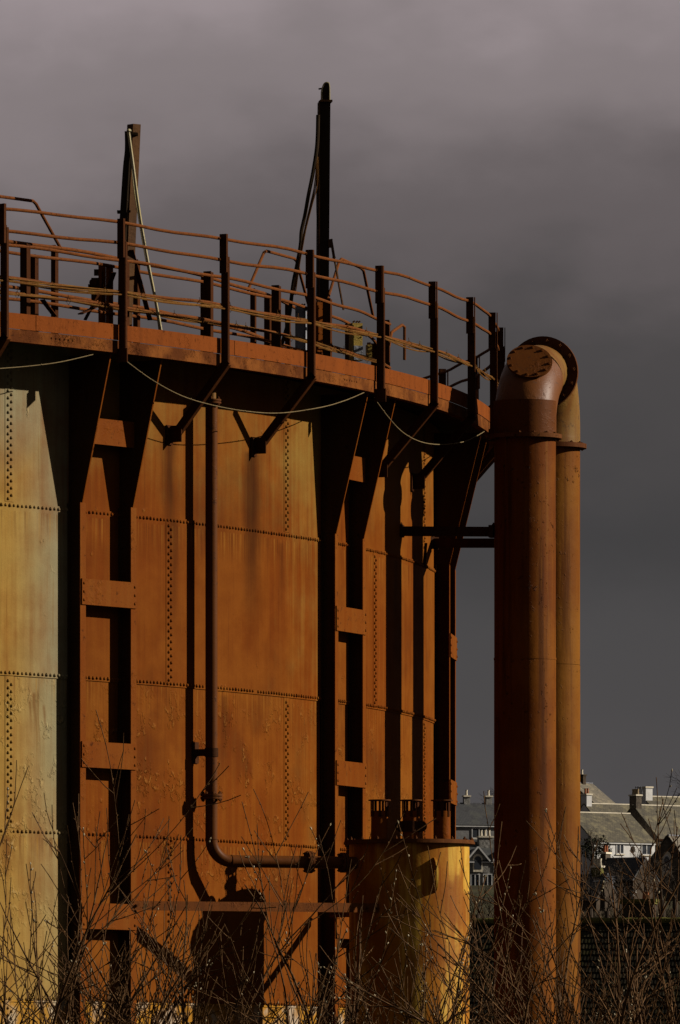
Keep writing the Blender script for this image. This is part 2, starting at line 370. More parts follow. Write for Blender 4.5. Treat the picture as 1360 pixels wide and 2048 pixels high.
# ------------------------------------------------------------------ gas holder
tank = thing('gas_holder', (CX, CY, 0), 'huge round riveted gas holder tank, rusty orange, with a railed walkway', 'gas holder')
ZS = [7.505, 5.848, 4.202, 2.586, .936, -.69, -1.6]
ZS = [z+CT for z in ZS]; ZS[-1] = 0
rv = random.Random(21); VA = theta(573); VB = theta(337)
for k in range(6):
    zt, zb = ZS[k], ZS[k+1]; outer = k in (1, 3)
    r = R+(.011 if outer else 0.0)
    m = MB(); N = 480
    lap = .045
    z0, z1 = (zb-lap, zt+lap) if outer else (zb-.02 if k < 5 else 0.0, zt+.02 if k else zt)
    vs = []
    for i in range(N+1):
        t = -pi+2*pi*i/N
        if outer: vs += [pol(R-.002, t, z0), pol(r, t, z0), pol(r, t, z1), pol(R-.002, t, z1)]
        else: vs += [pol(r, t, z0), pol(r, t, z1)]
    q = 4 if outer else 2
    m.add(vs, [(q*i+j, q*(i+1)+j, q*(i+1)+j+1, q*i+j+1) for i in range(N) for j in range(q-1)])
    if outer:
        dt = .0625/r
        for zz in (z0+.03, z1-.03):
            t = radians(26)
            while t < radians(112):
                (m.dome(pol(r, t, zz+rv.uniform(-.002, .002)), er(t), .0195*rv.uniform(.84, 1.1), 6, rv.uniform(.8, 1.0)) if rv.random() > .012 else None); t += dt
    base = VA if not outer else VB
    for j in range(-3, 4):
        tv = base+j*D
        if not radians(-22) < tv < radians(115): continue
        a, b = zb+(.05 if not outer else -.01), zt-(.05 if not outer else -.01)
        if k == 0: b = zt
        if k == 5: a = .02
        m.arc(r-.004, r+.004, a, b, tv-.066/r, tv+.066/r, 4)
        z = a+.03; s_ = 0
        while z < b-.02:
            m.dome(pol(r+.004, tv+rv.uniform(-.002, .002)/r+(.024 if s_ else -.024)/r, z), er(tv), .0185, 6, .95); z += .036; s_ = 1-s_
    m.build('shell_course', M['wall'], tank, uv=True, sharp=30)
m = MB()
NN = 96
vs = [pol(R-.01, -pi+2*pi*i/NN, 7.47+CT) for i in range(NN)]
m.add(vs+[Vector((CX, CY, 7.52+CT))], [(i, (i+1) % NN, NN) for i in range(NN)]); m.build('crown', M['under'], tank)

# columns: two radial webs with flanges, gussets flaring to the walkway, riveted tie plates
ZDB = 7.423+CT                                             # underside of the rim
zg = 5.934+CT
m = MB(); fl = MB(); er1, et1 = er(T1), et(T1)
def cp(d, s, z): return Vector((CX, CY, 0))+er1*(R+d)+et1*s+UP*z
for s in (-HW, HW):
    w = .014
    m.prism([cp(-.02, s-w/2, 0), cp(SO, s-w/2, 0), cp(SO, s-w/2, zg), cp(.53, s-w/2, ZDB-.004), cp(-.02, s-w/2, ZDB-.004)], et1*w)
    fl.box(cp(SO+.007, s, zg/2), et1, er1, UP, .092, .014, zg)           # outer flange
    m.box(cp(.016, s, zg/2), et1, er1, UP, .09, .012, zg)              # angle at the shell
    a = cp(SO+.006, s, zg+.004); b = cp(.525, s, ZDB-.006)
    fl.bar(a, b, .018, .010, up=er1)
    z = .4
    while z < ZDB-.1:
        for sg in (-1, 1): m.dome(cp(.05, s+sg*w/2, z), et1*sg, .013)
        z += .14
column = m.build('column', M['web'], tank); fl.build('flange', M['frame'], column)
ties = []
for zc in (6.670, 5.039, 3.398, 1.768, .14):
    m = MB(); z = zc+CT
    top_ = zc > 6
    m.box(cp(SO+.0215, (-.0 if top_ else 0), z), et1, er1, UP, (.83 if top_ else .912), .013, .262)
    if not top_:
        for s in (-.425, .425):
            for dz in (-.085, 0, .085): m.dome(cp(SO+.028, s, z+dz), er1, .0165)
    ties.append(m.build('tie_plate', M['frame'], column))
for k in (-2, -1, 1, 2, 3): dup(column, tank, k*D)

# walkway ring
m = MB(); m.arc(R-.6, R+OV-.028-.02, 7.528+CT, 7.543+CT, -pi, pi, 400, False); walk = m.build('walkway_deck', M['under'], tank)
m = MB(); m.arc(R+OV-.028-.012, R+OV-.028, 7.55+CT, 7.706+CT, -pi, pi, 480, False)
t = theta(72, R+OV-.028)
for j in range(-3, 8): m.arc(R+OV-.028, R+OV-.028+.004, 7.553+CT, 7.703+CT, t+j*D*.62, t+j*D*.62+.003, 1)
m.build('toe_plate', M['walk'], tank)
m = MB(); m.arc(R+OV-.028-.02, R+OV-.028-.006, 7.423+CT, 7.545+CT, -pi, pi, 480, False); m.arc(R+OV-.028-.09, R+OV-.028-.021, 7.423+CT, 7.436+CT, -pi, pi, 480, False)
t = theta(104, R+OV-.028)
for q in range(6): m.dome(pol(R+OV-.028-.006, t+q*.0032, 7.495+CT), er(t), .013)
t = theta(690, R+OV-.028)
for q in range(6): m.dome(pol(R+OV-.028-.006, t+q*.0032, 7.495+CT), er(t), .011)
m.build('rim_angle', M['walk_low'], tank)

# outer railing: rails + posts (every third one braced to the shell is a straight column post)
RR = R+OV+.03
TP = T1-radians(1.18)
bars = ((8.725, 'top_rail', .017), (8.5125, 'middle_rail', .0175), (8.035, 'lower_rail', .0175))
for z, nm, rr in bars:
    m = MB(); pts = []
    for i in range(400):
        t = -pi+2*pi*i/400
        pts.append(pol(RR-.045, t, z+CT+.010*sin(t*37+z*5)+.007*sin(t*83)))
    m.tube(pts, rr, 8, loop=True); m.build(nm, M['rail'], tank)
def post(braced):
    m = MB(); th = TP; e, t_ = er(th), et(th)
    def q(d, s, z): return Vector((CX, CY, 0))+e*(R+d)+t_*s+UP*z
    d0 = OV+.019
    m.box(q(d0, 0, (7.42+8.555)/2+CT), e, t_, UP, .078, .012, 8.555-7.42)             # radial plate
    m.box(q(d0+.039, .014, (7.45+8.535)/2+CT), t_, e, UP, .028, .010, 8.535-7.45)       # its narrow outer flange
    m.box(q(d0-.012, -.0125, 8.57+CT), e, t_, UP, .078, .011, .40)                   # bolted extension
    m.box(q(d0-.050, .006, 8.57+CT), t_, e, UP, .03, .010, .40)
    m.box(q(d0+.045, -.03, 8.57+CT), t_, e, UP, .030, .010, .39)
    for zz in (8.425, 8.505): m.bolt(q(d0-.03, -.02, zz+CT), -t_, .011, .010)
    if braced:
        a = q(d0+.012, .0, 7.455+CT); b = q(.06, .0, 6.75+CT)
        dd = (b-a).normalized(); nrm = t_.cross(dd)
        m.box((a+b)/2, dd, nrm, t_, (b-a).length+.05, .085, .012); m.box((a+b)/2+nrm*.04*(1 if nrm.z < 0 else -1)+t_*.025, dd, t_, nrm, (b-a).length, .05, .010)
        m.box(q(.075, -.013, 6.75+CT), e, t_, UP, .15, .012, .17); m.box(q(.014, -.03, 6.74+CT), t_, e, UP, .12, .012, .20)
        for dz in (-.05, .05): m.bolt(q(.09, -.02, 6.75+dz+CT), -t_, .014, .012)
    else:
        m.box(q(d0, .0, 7.395+CT), e, t_, UP, .13, .013, .14)
    return m
pb = post(True).build('braced_post', M['post'], tank); ps = post(False).build('railing_post', M['post'], tank)
pb.rotation_euler = (0, 0, D/3)
for j in range(-5, 12):
    if j == 1: continue
    if j % 3 == 0:
        if j: dup(ps, tank, j*D/3)
    else: dup(pb, tank, j*D/3)

# inner railings on the walkway's inside and on the crown
def rail_set(r, zs, t0, t1, posts, w, zb, zt, rr=.0175, nm='inner_rail', mat='rail'):
    for z in zs:
        m = MB(); m.tube([p+UP*(.008*sin(i*.9+z*7)) for i, p in enumerate(ring_pts(r, z+CT, t0, t1, 60))], rr, 8); m.build(nm, M[mat], tank)
    first = None
    for i, th in enumerate(posts):
        m = MB(); e, t_ = er(th), et(th)
        if first is None:
            c = pol(r-.03, th, (zb+zt)/2+CT); w2 = w*1.1
            m.box(c, e, t_, UP, w2, .012, zt-zb); m.box(c+e*(w2/2-.006)+t_*.03, t_, e, UP, .048, .010, zt-zb-.02); m.box(c-e*(w2/2-.006)+t_*.03, t_, e, UP, .048, .010, zt-zb-.02)
            first = (m.build('inner_post', M['post'], tank), th)
        else: dup(first[0], tank, th-first[1])
rd = radians
rail_set(R-.30, (8.5125, 8.035), rd(32), rd(79.4), [rd(x) for x in (47.2, 52.15, 57.13, 62.1, 66.94, 71.49, 79.09)], .08, 7.55, 8.555)
rail_set(R-.73, (8.5125, 8.035), rd(32), rd(90), [rd(x) for x in (49.2, 54.2, 59.3, 64.3, 69.4, 74.9, 79.2, 86.5)], .06, 7.45, 8.525)
rail_set(R-1.4, (8.74, 8.26), rd(32), rd(100), [rd(x) for x in (47.8, 53, 58.2, 63.5, 68.9, 74, 79)], .05, 7.45, 8.77, .019)
# raised hoops of thin pipe at the crown rail
def hoop(pix, r, nm='rail_hoop'):
    m = MB(); m.tube([at(x, y, r) for x, y in pix], .017, 8); m.build(nm, M['rail'], tank)
hoop([(-40, 388), (0, 393), (66, 402), (72, 408), (122, 498)], R-1.4)
hoop([(496, 580), (528, 505), (533, 502), (588, 517), (593, 522), (617, 610)], R-1.4)
hoop([(655, 600), (678, 524), (683, 518), (722, 536), (727, 541), (746, 632)], R-.75)
hoop([(770, 738), (783, 665), (788, 661), (804, 650), (809, 654), (809, 720)], R-.4)
# knee braces and struts behind the railing
m = MB()
for a, b in (((85, 600), (110, 632)), ((263, 500), (300, 640)), ((196, 590), (170, 640)), ((160, 628), (195, 612)), ((228, 545), (215, 580))):
    m.bar(at(*a, R-.5), at(*b, R-.65), .05, .012)
m.build('rail_strut', M['post'], tank)

# winch frame: two angle uprights with a motor block
y0 = at(205, 600, R-.8).y
t_w = thing('winch_frame', P(205, 660, y0), 'two rusty angle uprights with a dark motor block behind the railing', 'winch')
for a, b in ((204, 528), (219, 531)):
    m = MB(); m.box((P(a-4, b, y0)+P(a-4, 660, y0))/2, Vector((1, 0, 0)), Vector((0, 1, 0)), UP, .034, .012, (660-b)*.00515)
    m.box((P(a+3, b, y0+.04)+P(a+3, 660, y0+.04))/2, Vector((.8, -.6, 0)), Vector((.6, .8, 0)), UP, .05, .012, (660-b)*.00515); m.build('upright', M['frame'], t_w)
m = MB(); m.box(P(191, 578, y0+.05), Vector((1, 0, 0)), Vector((0, 1, 0)), UP, .085, .12, .22); m.box(P(188, 577, y0+.02), Vector((1, 0, 0)), Vector((0, 1, 0)), UP, .12, .10, .08)
m.box(P(193, 545, y0+.05), Vector((1, 0, 0)), Vector((0, 1, 0)), UP, .05, .08, .06); m.cyl(P(186, 565, y0-.06), P(186, 565, y0+.1), .04, 12)
m.build('motor', M['dark'], t_w)

# control boxes behind the rails
def cbox(name, x0, x1, y0_, y1_, r, rot, dep, mat, label, extra=None):
    c = at((x0+x1)/2, y1_, r); h = (y1_-y0_)/F*c.y; w = (x1-x0)/F*c.y
    t = thing(name, c, label, 'box')
    ax = Vector((cos(rot), sin(rot), 0)); ay = Vector((-sin(rot), cos(rot), 0))
    m = MB(); m.box(c+UP*h/2, ax, ay, UP, w, dep, h); m.build('casing', M[mat], t)
    m = MB(); m.box(c+UP*h*.5-ay*(dep/2+.006), ax, ay, UP, w*.86, .012, h*.88)
    for sx in (-.36, .36):
        for sz in (.12, .37, .63, .88): m.bolt(c+UP*h*sz+ax*w*sx-ay*(dep/2+.012), -ay, .008, .006)
    m.build('cover', M[mat], t)
    m = MB()
    for sx in (-.25, .05, .3): m.tube([c+UP*(h-.01)+ax*w*sx, c+UP*(h+.018)+ax*w*sx, c+UP*(h+.026)+ax*w*(sx+.14)], .010, 6)
    m.build('cable_gland', M['dark'], t)
    if extra:
        m = MB(); m.box(c+UP*h*.2-ay*(dep/2+.02), ax, ay, UP, w*.9, .016, h*.38); m.build('lower_panel', M['lead'], t)
    return t
cbox('control_box', 627, 643, 606, 705, R-.6, .5, .16, 'frame', 'tall rust coloured control box with bolted cover beside the taller mast')
cbox('control_box', 701, 722, 647, 722, R-.55, .35, .12, 'yellow', 'yellow control box behind the railing right of the taller mast', True)
cbox('panel_box', 592, 612, 613, 705, R-.8, -.2, .10, 'lead', 'grey metal panel standing left of the taller mast')
cbox('junction_box', 733, 742, 690, 720, R-.5, .2, .1, 'yellow', 'tiny ochre junction box low between two railing posts')

# masts
b0 = at(249, 650, R-.6); Ym = b0.y
tm = thing('mast', b0, 'shorter leaning box mast, brown, with a pale conduit bowed beside it', 'mast')
m = MB(); a_ = P(250, 660, Ym); c_ = P(268, 249, Ym); dd = (c_-a_); ax = Vector((cos(.7), sin(.7), 0)); ay = Vector((-sin(.7), cos(.7), 0))
m.add([a_+ax*i*.05+ay*j*.05 for j in (-1, 1) for i in (-1, 1)]+[c_+ax*i*.05+ay*j*.05 for j in (-1, 1) for i in (-1, 1)],
      [(0,2,3,1),(4,5,7,6),(0,1,5,4),(1,3,7,5),(3,2,6,7),(2,0,4,6)]); m.build('pole', M['mast'], tm)
m = MB(); m.box(P(263, 268, Ym-.02), Vector((1, .2, -.1)), Vector((0, 1, 0)), UP, .14, .17, .025); m.build('clamp', M['mast_dark'], tm); m = MB(); m.box(P(248, 424, Ym), Vector((1, 0, 0)), Vector((0, 1, 0)), UP, .14, .17, .02); m.build('clamp', M['mast_dark'], tm)
m = MB(); m.tube(smooth_path([P(256, 268, Ym-.1), P(256, 300, Ym-.1), P(252, 340, Ym-.1), P(247, 420, Ym-.1), P(244, 470, Ym-.1), P(243, 560, Ym-.05), P(242, 650, Ym)]), .034, 8)
m.tube(smooth_path([P(259, 270, Ym-.13), P(258, 330, Ym-.13), P(254, 400, Ym-.13), P(250, 500, Ym-.1), P(248, 650, Ym-.1)]), .016, 6); m.build('cable', M['mast_dark'], tm)
m = MB(); m.tube(smooth_path([P(257, 264, Ym-.14), P(266, 330, Ym-.16), P(275, 400, Ym-.17), P(286, 470, Ym-.17), P(300, 545, Ym-.15), P(312, 605, Ym-.12), P(322, 660, Ym-.1)]), .0165, 8); m.build('conduit', M['conduit'], tm)
m = MB(); m.tube(smooth_path([P(260, 290, Ym-.12), P(267, 370, Ym-.12), P(277, 435, Ym-.12), P(290, 510, Ym-.12), P(309, 600, Ym-.12), P(318, 660, Ym-.1)]), .007, 6)
m.dome(P(258, 262, Ym-.14), UP, .03); m.build('guy_wire', M['conduit'], tm)
m = MB(); m.bar(P(262, 500, Ym), P(252, 515, Ym-.05), .03, .03); m.tube([P(262, 499, Ym), P(265, 503, Ym), P(263, 512, Ym)], .02, 6); m.build('hook', M['mast_dark'], tm)

b0 = at(648, 715, R-.8); Ym = b0.y
tm = thing('mast', b0, 'taller upright dark box mast with cables hanging from its left side', 'mast')
m = MB(); px_ = Ym/F
ax = Vector((1, .12, 0)).normalized(); ay = Vector((-.12, 1, 0)).normalized()
m.prism([P(638, 203, Ym), P(661, 203, Ym), P(658.5, 480, Ym), P(657, 720, Ym), P(634, 720, Ym), P(635.5, 480, Ym), P(637, 300, Ym)], ay*.14); m.build('pole', M['mast_dark'], tm)
m = MB(); m.box(P(638.5, 460, Ym-.006), ax, ay, UP, .016, .012, 515*px_); m.box(P(651, 203, Ym+.05), ax, ay, UP, .135, .17, .022); m.build('edge_angle', M['mast'], tm)
m = MB(); m.prism([P(643, 203, Ym+.03), P(659, 203, Ym+.03), P(659, 170, Ym+.03), P(656, 165.5, Ym+.03), P(651, 165, Ym+.03), P(646, 172, Ym+.03), P(643, 183, Ym+.03)], ay*.075)
m.tube([P(637, 178, Ym+.06), P(644, 177, Ym+.06)], .010, 6); m.build('pulley_head', M['mast_dark'], tm)
m = MB(); m.tube(smooth_path([P(644, 200, Ym), P(643, 183, Ym), P(648, 168, Ym), P(655, 165, Ym), P(659, 171, Ym), P(659.5, 203, Ym)]), .008, 6); m.build('lifting_rope', M['conduit'], tm)
m = MB()
m.tube(smooth_path([P(636, 230, Ym-.04), P(634, 290, Ym-.05), P(626, 345, Ym-.06), P(617, 390, Ym-.08), P(610, 430, Ym-.09), P(603, 462, Ym-.09), P(601, 490, Ym-.1), P(594, 530, Ym-.1), P(586, 570, Ym-.05), P(577, 640, Ym), P(560, 700, Ym)]), .021, 8)
m.tube(smooth_path([P(637, 240, Ym), P(634, 360, Ym), P(634, 430, Ym), P(637, 470, Ym), P(636, 560, Ym)]), .008, 6); m.build('cable', M['mast_dark'], tm)
m = MB()
for o1 in (2, 4.5, 7.5):
    m.tube(smooth_path([P(634+o1*.25, 305+o1*2, Ym-.05), P(627+o1, 370, Ym-.08), P(619+o1*.7, 410, Ym-.1), P(609+o1*.5, 455, Ym-.12), P(602+o1*.5, 492, Ym-.13), P(596+o1*.4, 530, Ym-.12), P(583+o1, 590, Ym-.08)]), .0065, 5)
m.build('thin_cable', M['cable'], tm)
m = MB(); m.box(P(660.5, 487, Ym), ax, ay, UP, .045, .06, .09); m.bar(P(662, 478, Ym-.02), P(668, 515, Ym-.02), .03, .03); m.tube([P(667, 510, Ym), P(671, 530, Ym), P(677, 565, Ym), P(687, 620, Ym)], .013, 6); m.bolt(P(668, 515, Ym-.03), Vector((0, -1, 0)), .02, .02)
m.build('stay', M['mast'], tm)

# bundles of cable lashed along the lower rails
def bundle(r, z, t0, t1, nstr, seed, label, zoff=0, sg=.03):
    rn = random.Random(seed); m = MB()
    for s in range(nstr):
        pts = []; a = rn.uniform(0, 6.3)
        for i in range(181):
            t = t0+(t1-t0)*i/180
            sag = abs(sin((t-TP)/(D/3)*pi))
            pts.append(pol(r+.022*cos(a+i*.13+s), t, z+CT+zoff-.012-sg*sag*((s % 3)/2.0)*(1+.5*sin(i*.07+s))+.02*sin(a+i*.11+s)))
        m.tube(pts, rn.choice((.007, .0085, .011)), 5)
    for i in range(24):
        t = t0+(t1-t0)*(i+rn.random())/24
        p = pol(r, t, z+CT+zoff-.01); m.tube([p+UP*.03, p+er(t)*.035, p-UP*.045, p-er(t)*.03, p+UP*.03], .0035, 4)
        m.tube([p+UP*.02, p+UP*.06+et(t)*rn.uniform(-.02, .02)], .003, 4)
    tag(m.build('cable_bundle', M['cable'], None), label, 'cables', 'cable bundles lashed along the lower rails')
bundle(RR-.02, 8.035, rd(36), rd(89), 6, 1, 'thick ochre cable bundle lashed along the outermost lower rail')
bundle(R-.28, 8.035, rd(40), rd(78), 4, 2, 'thinner yellow cable bundle lashed along the inner lower rail', 0, .015)
# thin wire swags under the walkway
def swag(pix, r, label, rad=.0048):
    m = MB(); pts = smooth_path([at(x, y, rr) for (x, y), rr in zip(pix, r)], 8); m.tube(pts, rad, 6)
    for k in range(6, len(pts)-2, 13): m.dome(pts[k], UP, .013)
    tag(m.build('wire', M['wire'], None), label, 'wire', 'wires swagged under the walkway')
swag([(-60, 742), (0, 737), (60, 732), (120, 724), (186, 709)], [R+.56, R+.56, R+.56, R+.56, R+.58], 'grey wire rising to the walkway left of the first column')
swag([(242, 714), (300, 757), (360, 790), (420, 809), (490, 822), (560, 826), (640, 815), (690, 801), (728, 785)], [R+.58, R+.59, R+.60, R+.56, R+.6, R+.58, R+.6, R+.56, R+.58], 'longest grey wire swagging between the first and second columns')
swag([(748, 795), (775, 832), (805, 864), (840, 883), (880, 889), (925, 884), (955, 871), (977, 857)], [R+.59, R+.59, R+.59, R+.58, R+.56, R+.58, R+.59, R+.60], 'orange lit wire swagging right of the second column')

# ------------------------------------------------------------------ small standpipe bending to the drum
pr = .185; tp = theta(423, R+pr)
zc = lambda y, Y: CZ+(HZ-y)/F*Y
A0 = at(423, 806, R+pr); Yp = A0.y
tp_ = thing('standpipe', P(423, 2160, Yp), 'slim brown standpipe on the shell, bending right towards the yellow drum', 'pipe')
rp = .0635
z_top = A0.z; zh = zc(1722, Yp); xs = A0.x
E1 = Vector((.45, 87.5, zc(1726, 87.5)))
hd = (E1-Vector((xs, Yp, zh))); hd.z = 0; hl = hd.length; hd.normalize()
pts = [Vector((xs, Yp, z_top)), Vector((xs, Yp, zh+.22))]
for i in range(1, 9):
    a = i/8*pi/2; pts.append(Vector((xs, Yp, zh))+hd*(.22-.22*cos(a))+UP*(.22-.22*sin(a)))
pts.append(Vector((xs, Yp, zh))+hd*(hl+.0))
m = MB(); m.tube(pts, rp, 20); m.tube([pts[9]-hd*.005, pts[9]+hd*.012], rp+.005, 20); m.tube([pts[1]+UP*.0, pts[1]+UP*.012], rp+.004, 20); m.build('pipe_run', M['pipe_small'], tp_)
def flange_pair(c, ax, r, th, mat, parent, nb=8, nm='flange'):
    ax = ax.normalized(); x = ax.cross(Vector((.3, .5, .81))).normalized(); y = ax.cross(x); m = MB()
    m.cyl(c-ax*(th+.004), c-ax*.004, r, 24); m.cyl(c+ax*.004, c+ax*(th+.004), r, 24); m.cyl(c-ax*.004, c+ax*.004, r*.9, 20)
    for k in range(nb):
        p = c+(x*cos(2*pi*k/nb)+y*sin(2*pi*k/nb))*r*.84
        for sg in (-1, 1): m.bolt(p+ax*sg*(th+.004), ax*sg, .016, .016)
    return m.build(nm, M[mat], parent)
flange_pair(Vector((xs, Yp, zc(1593, Yp))), UP, .115, .022, 'flange', tp_)
flange_pair(Vector((xs, Yp, zc(803, Yp))), UP, .10, .018, 'flange', tp_, 6)
hf = Vector((xs, Yp, zh))+hd*((618-423)/F*Yp/hd.x); flange_pair(hf, hd, .115, .022, 'flange', tp_)
hf = Vector((xs, Yp, zh))+hd*((686-423)/F*Yp/hd.x); flange_pair(hf, hd, .105, .02, 'flange', tp_)
m = MB(); m.tube([Vector((xs, Yp, z_top+.02)), Vector((xs, Yp, z_top+.11))], .047, 16); m.dome(Vector((xs, Yp, z_top+.108)), UP, .047, 16, .4); m.build('end_cap', M['neck'], tp_)
e_ = er(tp)
m = MB(); pc = Vector((xs, Yp, zc(1505, Yp))); m.tube([pc-UP*.045, pc+UP*.045], rp+.007, 20); m.box(pc-e_*.10-et(tp)*.03, e_, et(tp), UP, .16, .07, .07); m.box(pc-e_*.177-et(tp)*.03, e_, et(tp), UP, .012, .12, .22)
m.build('wall_bracket', M['dark'], tp_)

# ------------------------------------------------------------------ twin main pipe with gooseneck
X1, Y1 = 2.024, 92.06; X2, Y2 = 2.330, 93.35
ud = Vector((X2-X1, Y2-Y1, 0)); sep = ud.length; ud.normalize(); us = Vector((-ud.y, ud.x, 0))
gp = thing('gooseneck_pipe', ((X1+X2)/2, (Y1+Y2)/2, 0), 'pair of thick rusty pipes joined by a flanged bend at the top', 'pipe')
RP = .339; rb = sep/2; ztop = zc(741, (Y1+Y2)/2)
p1 = Vector((X1, Y1, 0)); p2 = Vector((X2, Y2, 0))
zf1 = zc(874, Y1); zf2 = zc(893, Y2)
m = MB(); m.tube([p1+UP*z for z in (0, 2.0, 4.0)]+[p1+UP*zc(1318, Y1)], RP, 40); m.tube([p1+UP*(zc(1318, Y1)+.004), p1+UP*5.0+UP*0, p1+UP*zf1], RP-.002, 40)
m.tube([p1+UP*zc(1318, Y1)-UP*.012, p1+UP*zc(1318, Y1)+UP*.012], RP+.004, 40); m.tube([p1+UP*2.9, p1+UP*2.92], RP+.003, 40); m.build('front_pipe', M['pipe'], gp)
m = MB(); m.tube([p2+UP*0, p2+UP*zc(1331, Y2)], RP-.004, 40); m.tube([p2+UP*(zc(1331, Y2)+.004), p2+UP*zf2], RP-.006, 40); m.build('rear_pipe', M['pipe_back'], gp)
zb_ = ztop-rb
m = MB(); m.tube([p1+UP*zf1, p1+UP*(zc(803, Y1))], RP+.004, 40); m.build('collar', M['collar'], gp)
pts = [p1+UP*zc(803, Y1), p1+UP*(zb_-.02)]
pe = []
for i in range(0, 9):
    a = i/8*pi/2; pe.append(p1+ud*1.4*(rb-rb*cos(a))+UP*(zb_+rb*sin(a)))
m = MB(); m.tube(pts+pe[:6], RP, 40); m.build('front_elbow', M['elbow'], gp)
m = MB(); m.tube(pe[5:], [RP-.001, .325, .30, .285], 40); m.build('elbow_neck', M['neck'], gp)
pe2 = [p2-ud*.6*(rb-rb*cos(i/8*pi/2))+UP*(zb_+rb*sin(i/8*pi/2)) for i in range(9)]
m = MB(); m.tube([p2+UP*zf2, p2+UP*(zb_-.02)]+pe2, [RP-.004]*9+[.325, .30], 40); m.build('rear_elbow', M['neck'], gp)
def ring_flange(c, ax, r, th, nb, mat, nm, boltr=.02, face=(1, -1), rk=.88, bh=.013):
    ax = ax.normalized(); x = ax.cross(Vector((.31, .5, .8))).normalized(); y = ax.cross(x); m = MB()
    m.cyl(c-ax*th/2, c+ax*th/2, r, 48)
    for k in range(nb):
        a = 2*pi*(k+.3)/nb; p = c+(x*cos(a)+y*sin(a))*r*rk
        for sg in face: m.bolt(p+ax*sg*th/2, ax*sg, boltr, bh)
    return m.build(nm, M[mat], gp)
mid = p1+ud*1.4*rb+UP*ztop
ring_flange(mid, ud, .40, .05, 14, 'flange', 'neck_flange', .024, (1, -1), .88, .026)
ring_flange(p1+UP*zf1, UP, .405, .045, 14, 'flange', 'front_flange', .021)
ring_flange(p2+UP*zf2, UP, .405, .05, 14, 'flange', 'rear_flange', .021)
cn = Vector((.04, -.74, .64)).normalized()
ec = p1+ud*1.4*(rb-rb*cos(pi/4))+UP*(zb_+rb*sin(pi/4))
cc = ec+cn*.37-UP*.02-Vector((.03, 0, 0))
ob = MB(); ob.tube([ec+cn*.10, cc], .215, 32); ob.build('blind_stub', M['elbow'], gp)
ring_flange(cc+cn*.012, cn, .25, .028, 12, 'collar', 'blind_flange', .019, (1,), .86)
# steady beams from the shell to the pipes
def beam(name, a, b, label, h=.085):
    t = thing(name, (a+b)/2-UP*.05, label, 'beam', 'steady beams tying the main pipes to the tank')
    d = (b-a).normalized(); sx = d.cross(UP).normalized()
    m = MB(); m.box((a+b)/2, d, sx, UP, (b-a).length, .012, h); m.box((a+b)/2+UP*(h/2+.004)-sx*.035, d, sx, UP, (b-a).length, .08, .010); m.box((a+b)/2-UP*(h/2+.004)-sx*.035, d, sx, UP, (b-a).length, .08, .010)
    m.build('channel', M['dark'], t)
    m = MB()
    for p in (a, b): m.box(p+d*(.0 if p is a else -.02), d, sx, UP, .05, .13, h+.05); m.bolt(p+UP*(h/2+.02), UP, .02, .02)
    for f in (.6, .76, .92): m.bolt(a+(b-a)*f-UP*h*.2-sx*-.008, sx, .010, .008)
    m.build('end_cleat', M['dark'], t)
beam('steady_beam', at(802, 1062, R+.0), P(987, 1063, 92.08), 'upper dark channel beam between the tank and the thick front pipe')
beam('steady_beam', at(866, 1086, R+.02), P(1030, 1086, 93.1), 'lower dark channel beam behind the third column reaching the rear pipe')
m = MB(); m.bar(at(852, 1086, R+.05), at(848, 1135, R+.02), .03, .012); tag(m.build('hanger_strap', M['dark'], None), 'thin dark strap hanging from the lower steady beam against the shell', 'strap')

# ------------------------------------------------------------------ yellow drum with three vents
YD = 87.66; XD = (818.5-680)/F*YD; RD = .626; zl = zc(1689, YD)
dr = thing('drum', (XD, YD, 0), 'upright yellow drum streaked with rust, standing before the tank', 'drum')
dc = Vector((XD, YD, 0))
m = MB(); m.tube([dc+UP*z for z in (0, .8, .81, 2.6, 2.61, zl)], [RD, RD, RD+.002, RD+.002, RD, RD], 64); m.build('body', M['drum'], dr)
m = MB(); m.tube([dc+UP*zl, dc+UP*(zl+.022)], RD+.058, 64); m.tube([dc+UP*(zl+.0225), dc+UP*(zl+.040)], RD+.05, 64)
for k in range(20):
    a = 2*pi*k/20+.1; m.bolt(dc+Vector((sin(a)*(RD+.035), -cos(a)*(RD+.035), zl+.04)), UP, .018, .018)
m.build('lid', M['flange'], dr)
for psi in (rd(24), rd(158)):
    e, t_ = Vector((sin(psi), -cos(psi), 0)), Vector((cos(psi), sin(psi), 0)); z0 = zc(1750, YD-.6)
    m = MB(); n = 18; th = .022; vs = []; fs = []
    for i in range(n+1):
        a = -pi/2+pi*i/n
        for rad_o, s in ((1, -1), (1, 1), (.0, 1), (.0, -1)):
            if rad_o: p = dc+e*(RD-.012+.095*cos(a))+UP*(z0+.185*sin(a))
            else: p = dc+e*(RD+.028+.030*cos(a))+UP*(z0+.065*sin(a))
            vs.append(p+t_*s*th/2)
    for i in range(n):
        a = 4*i; b = a+4; fs += [(a+k, a+(k+1) % 4, b+(k+1) % 4, b+k) for k in range(4)]
    # close the inner side of the ear round its hole
    o = len(vs)
    m.add(vs, fs)
    m.box(dc+e*(RD+.006)+UP*(z0), e, t_, UP, .044, th, .13); m.box(dc+e*(RD+.008)+UP*(z0+.10), e, t_, UP, .05, th*.98, .13); m.box(dc+e*(RD+.008)+UP*(z0-.10), e, t_, UP, .05, th*.98, .13)
    m.build('lifting_lug', M['drum'], dr)
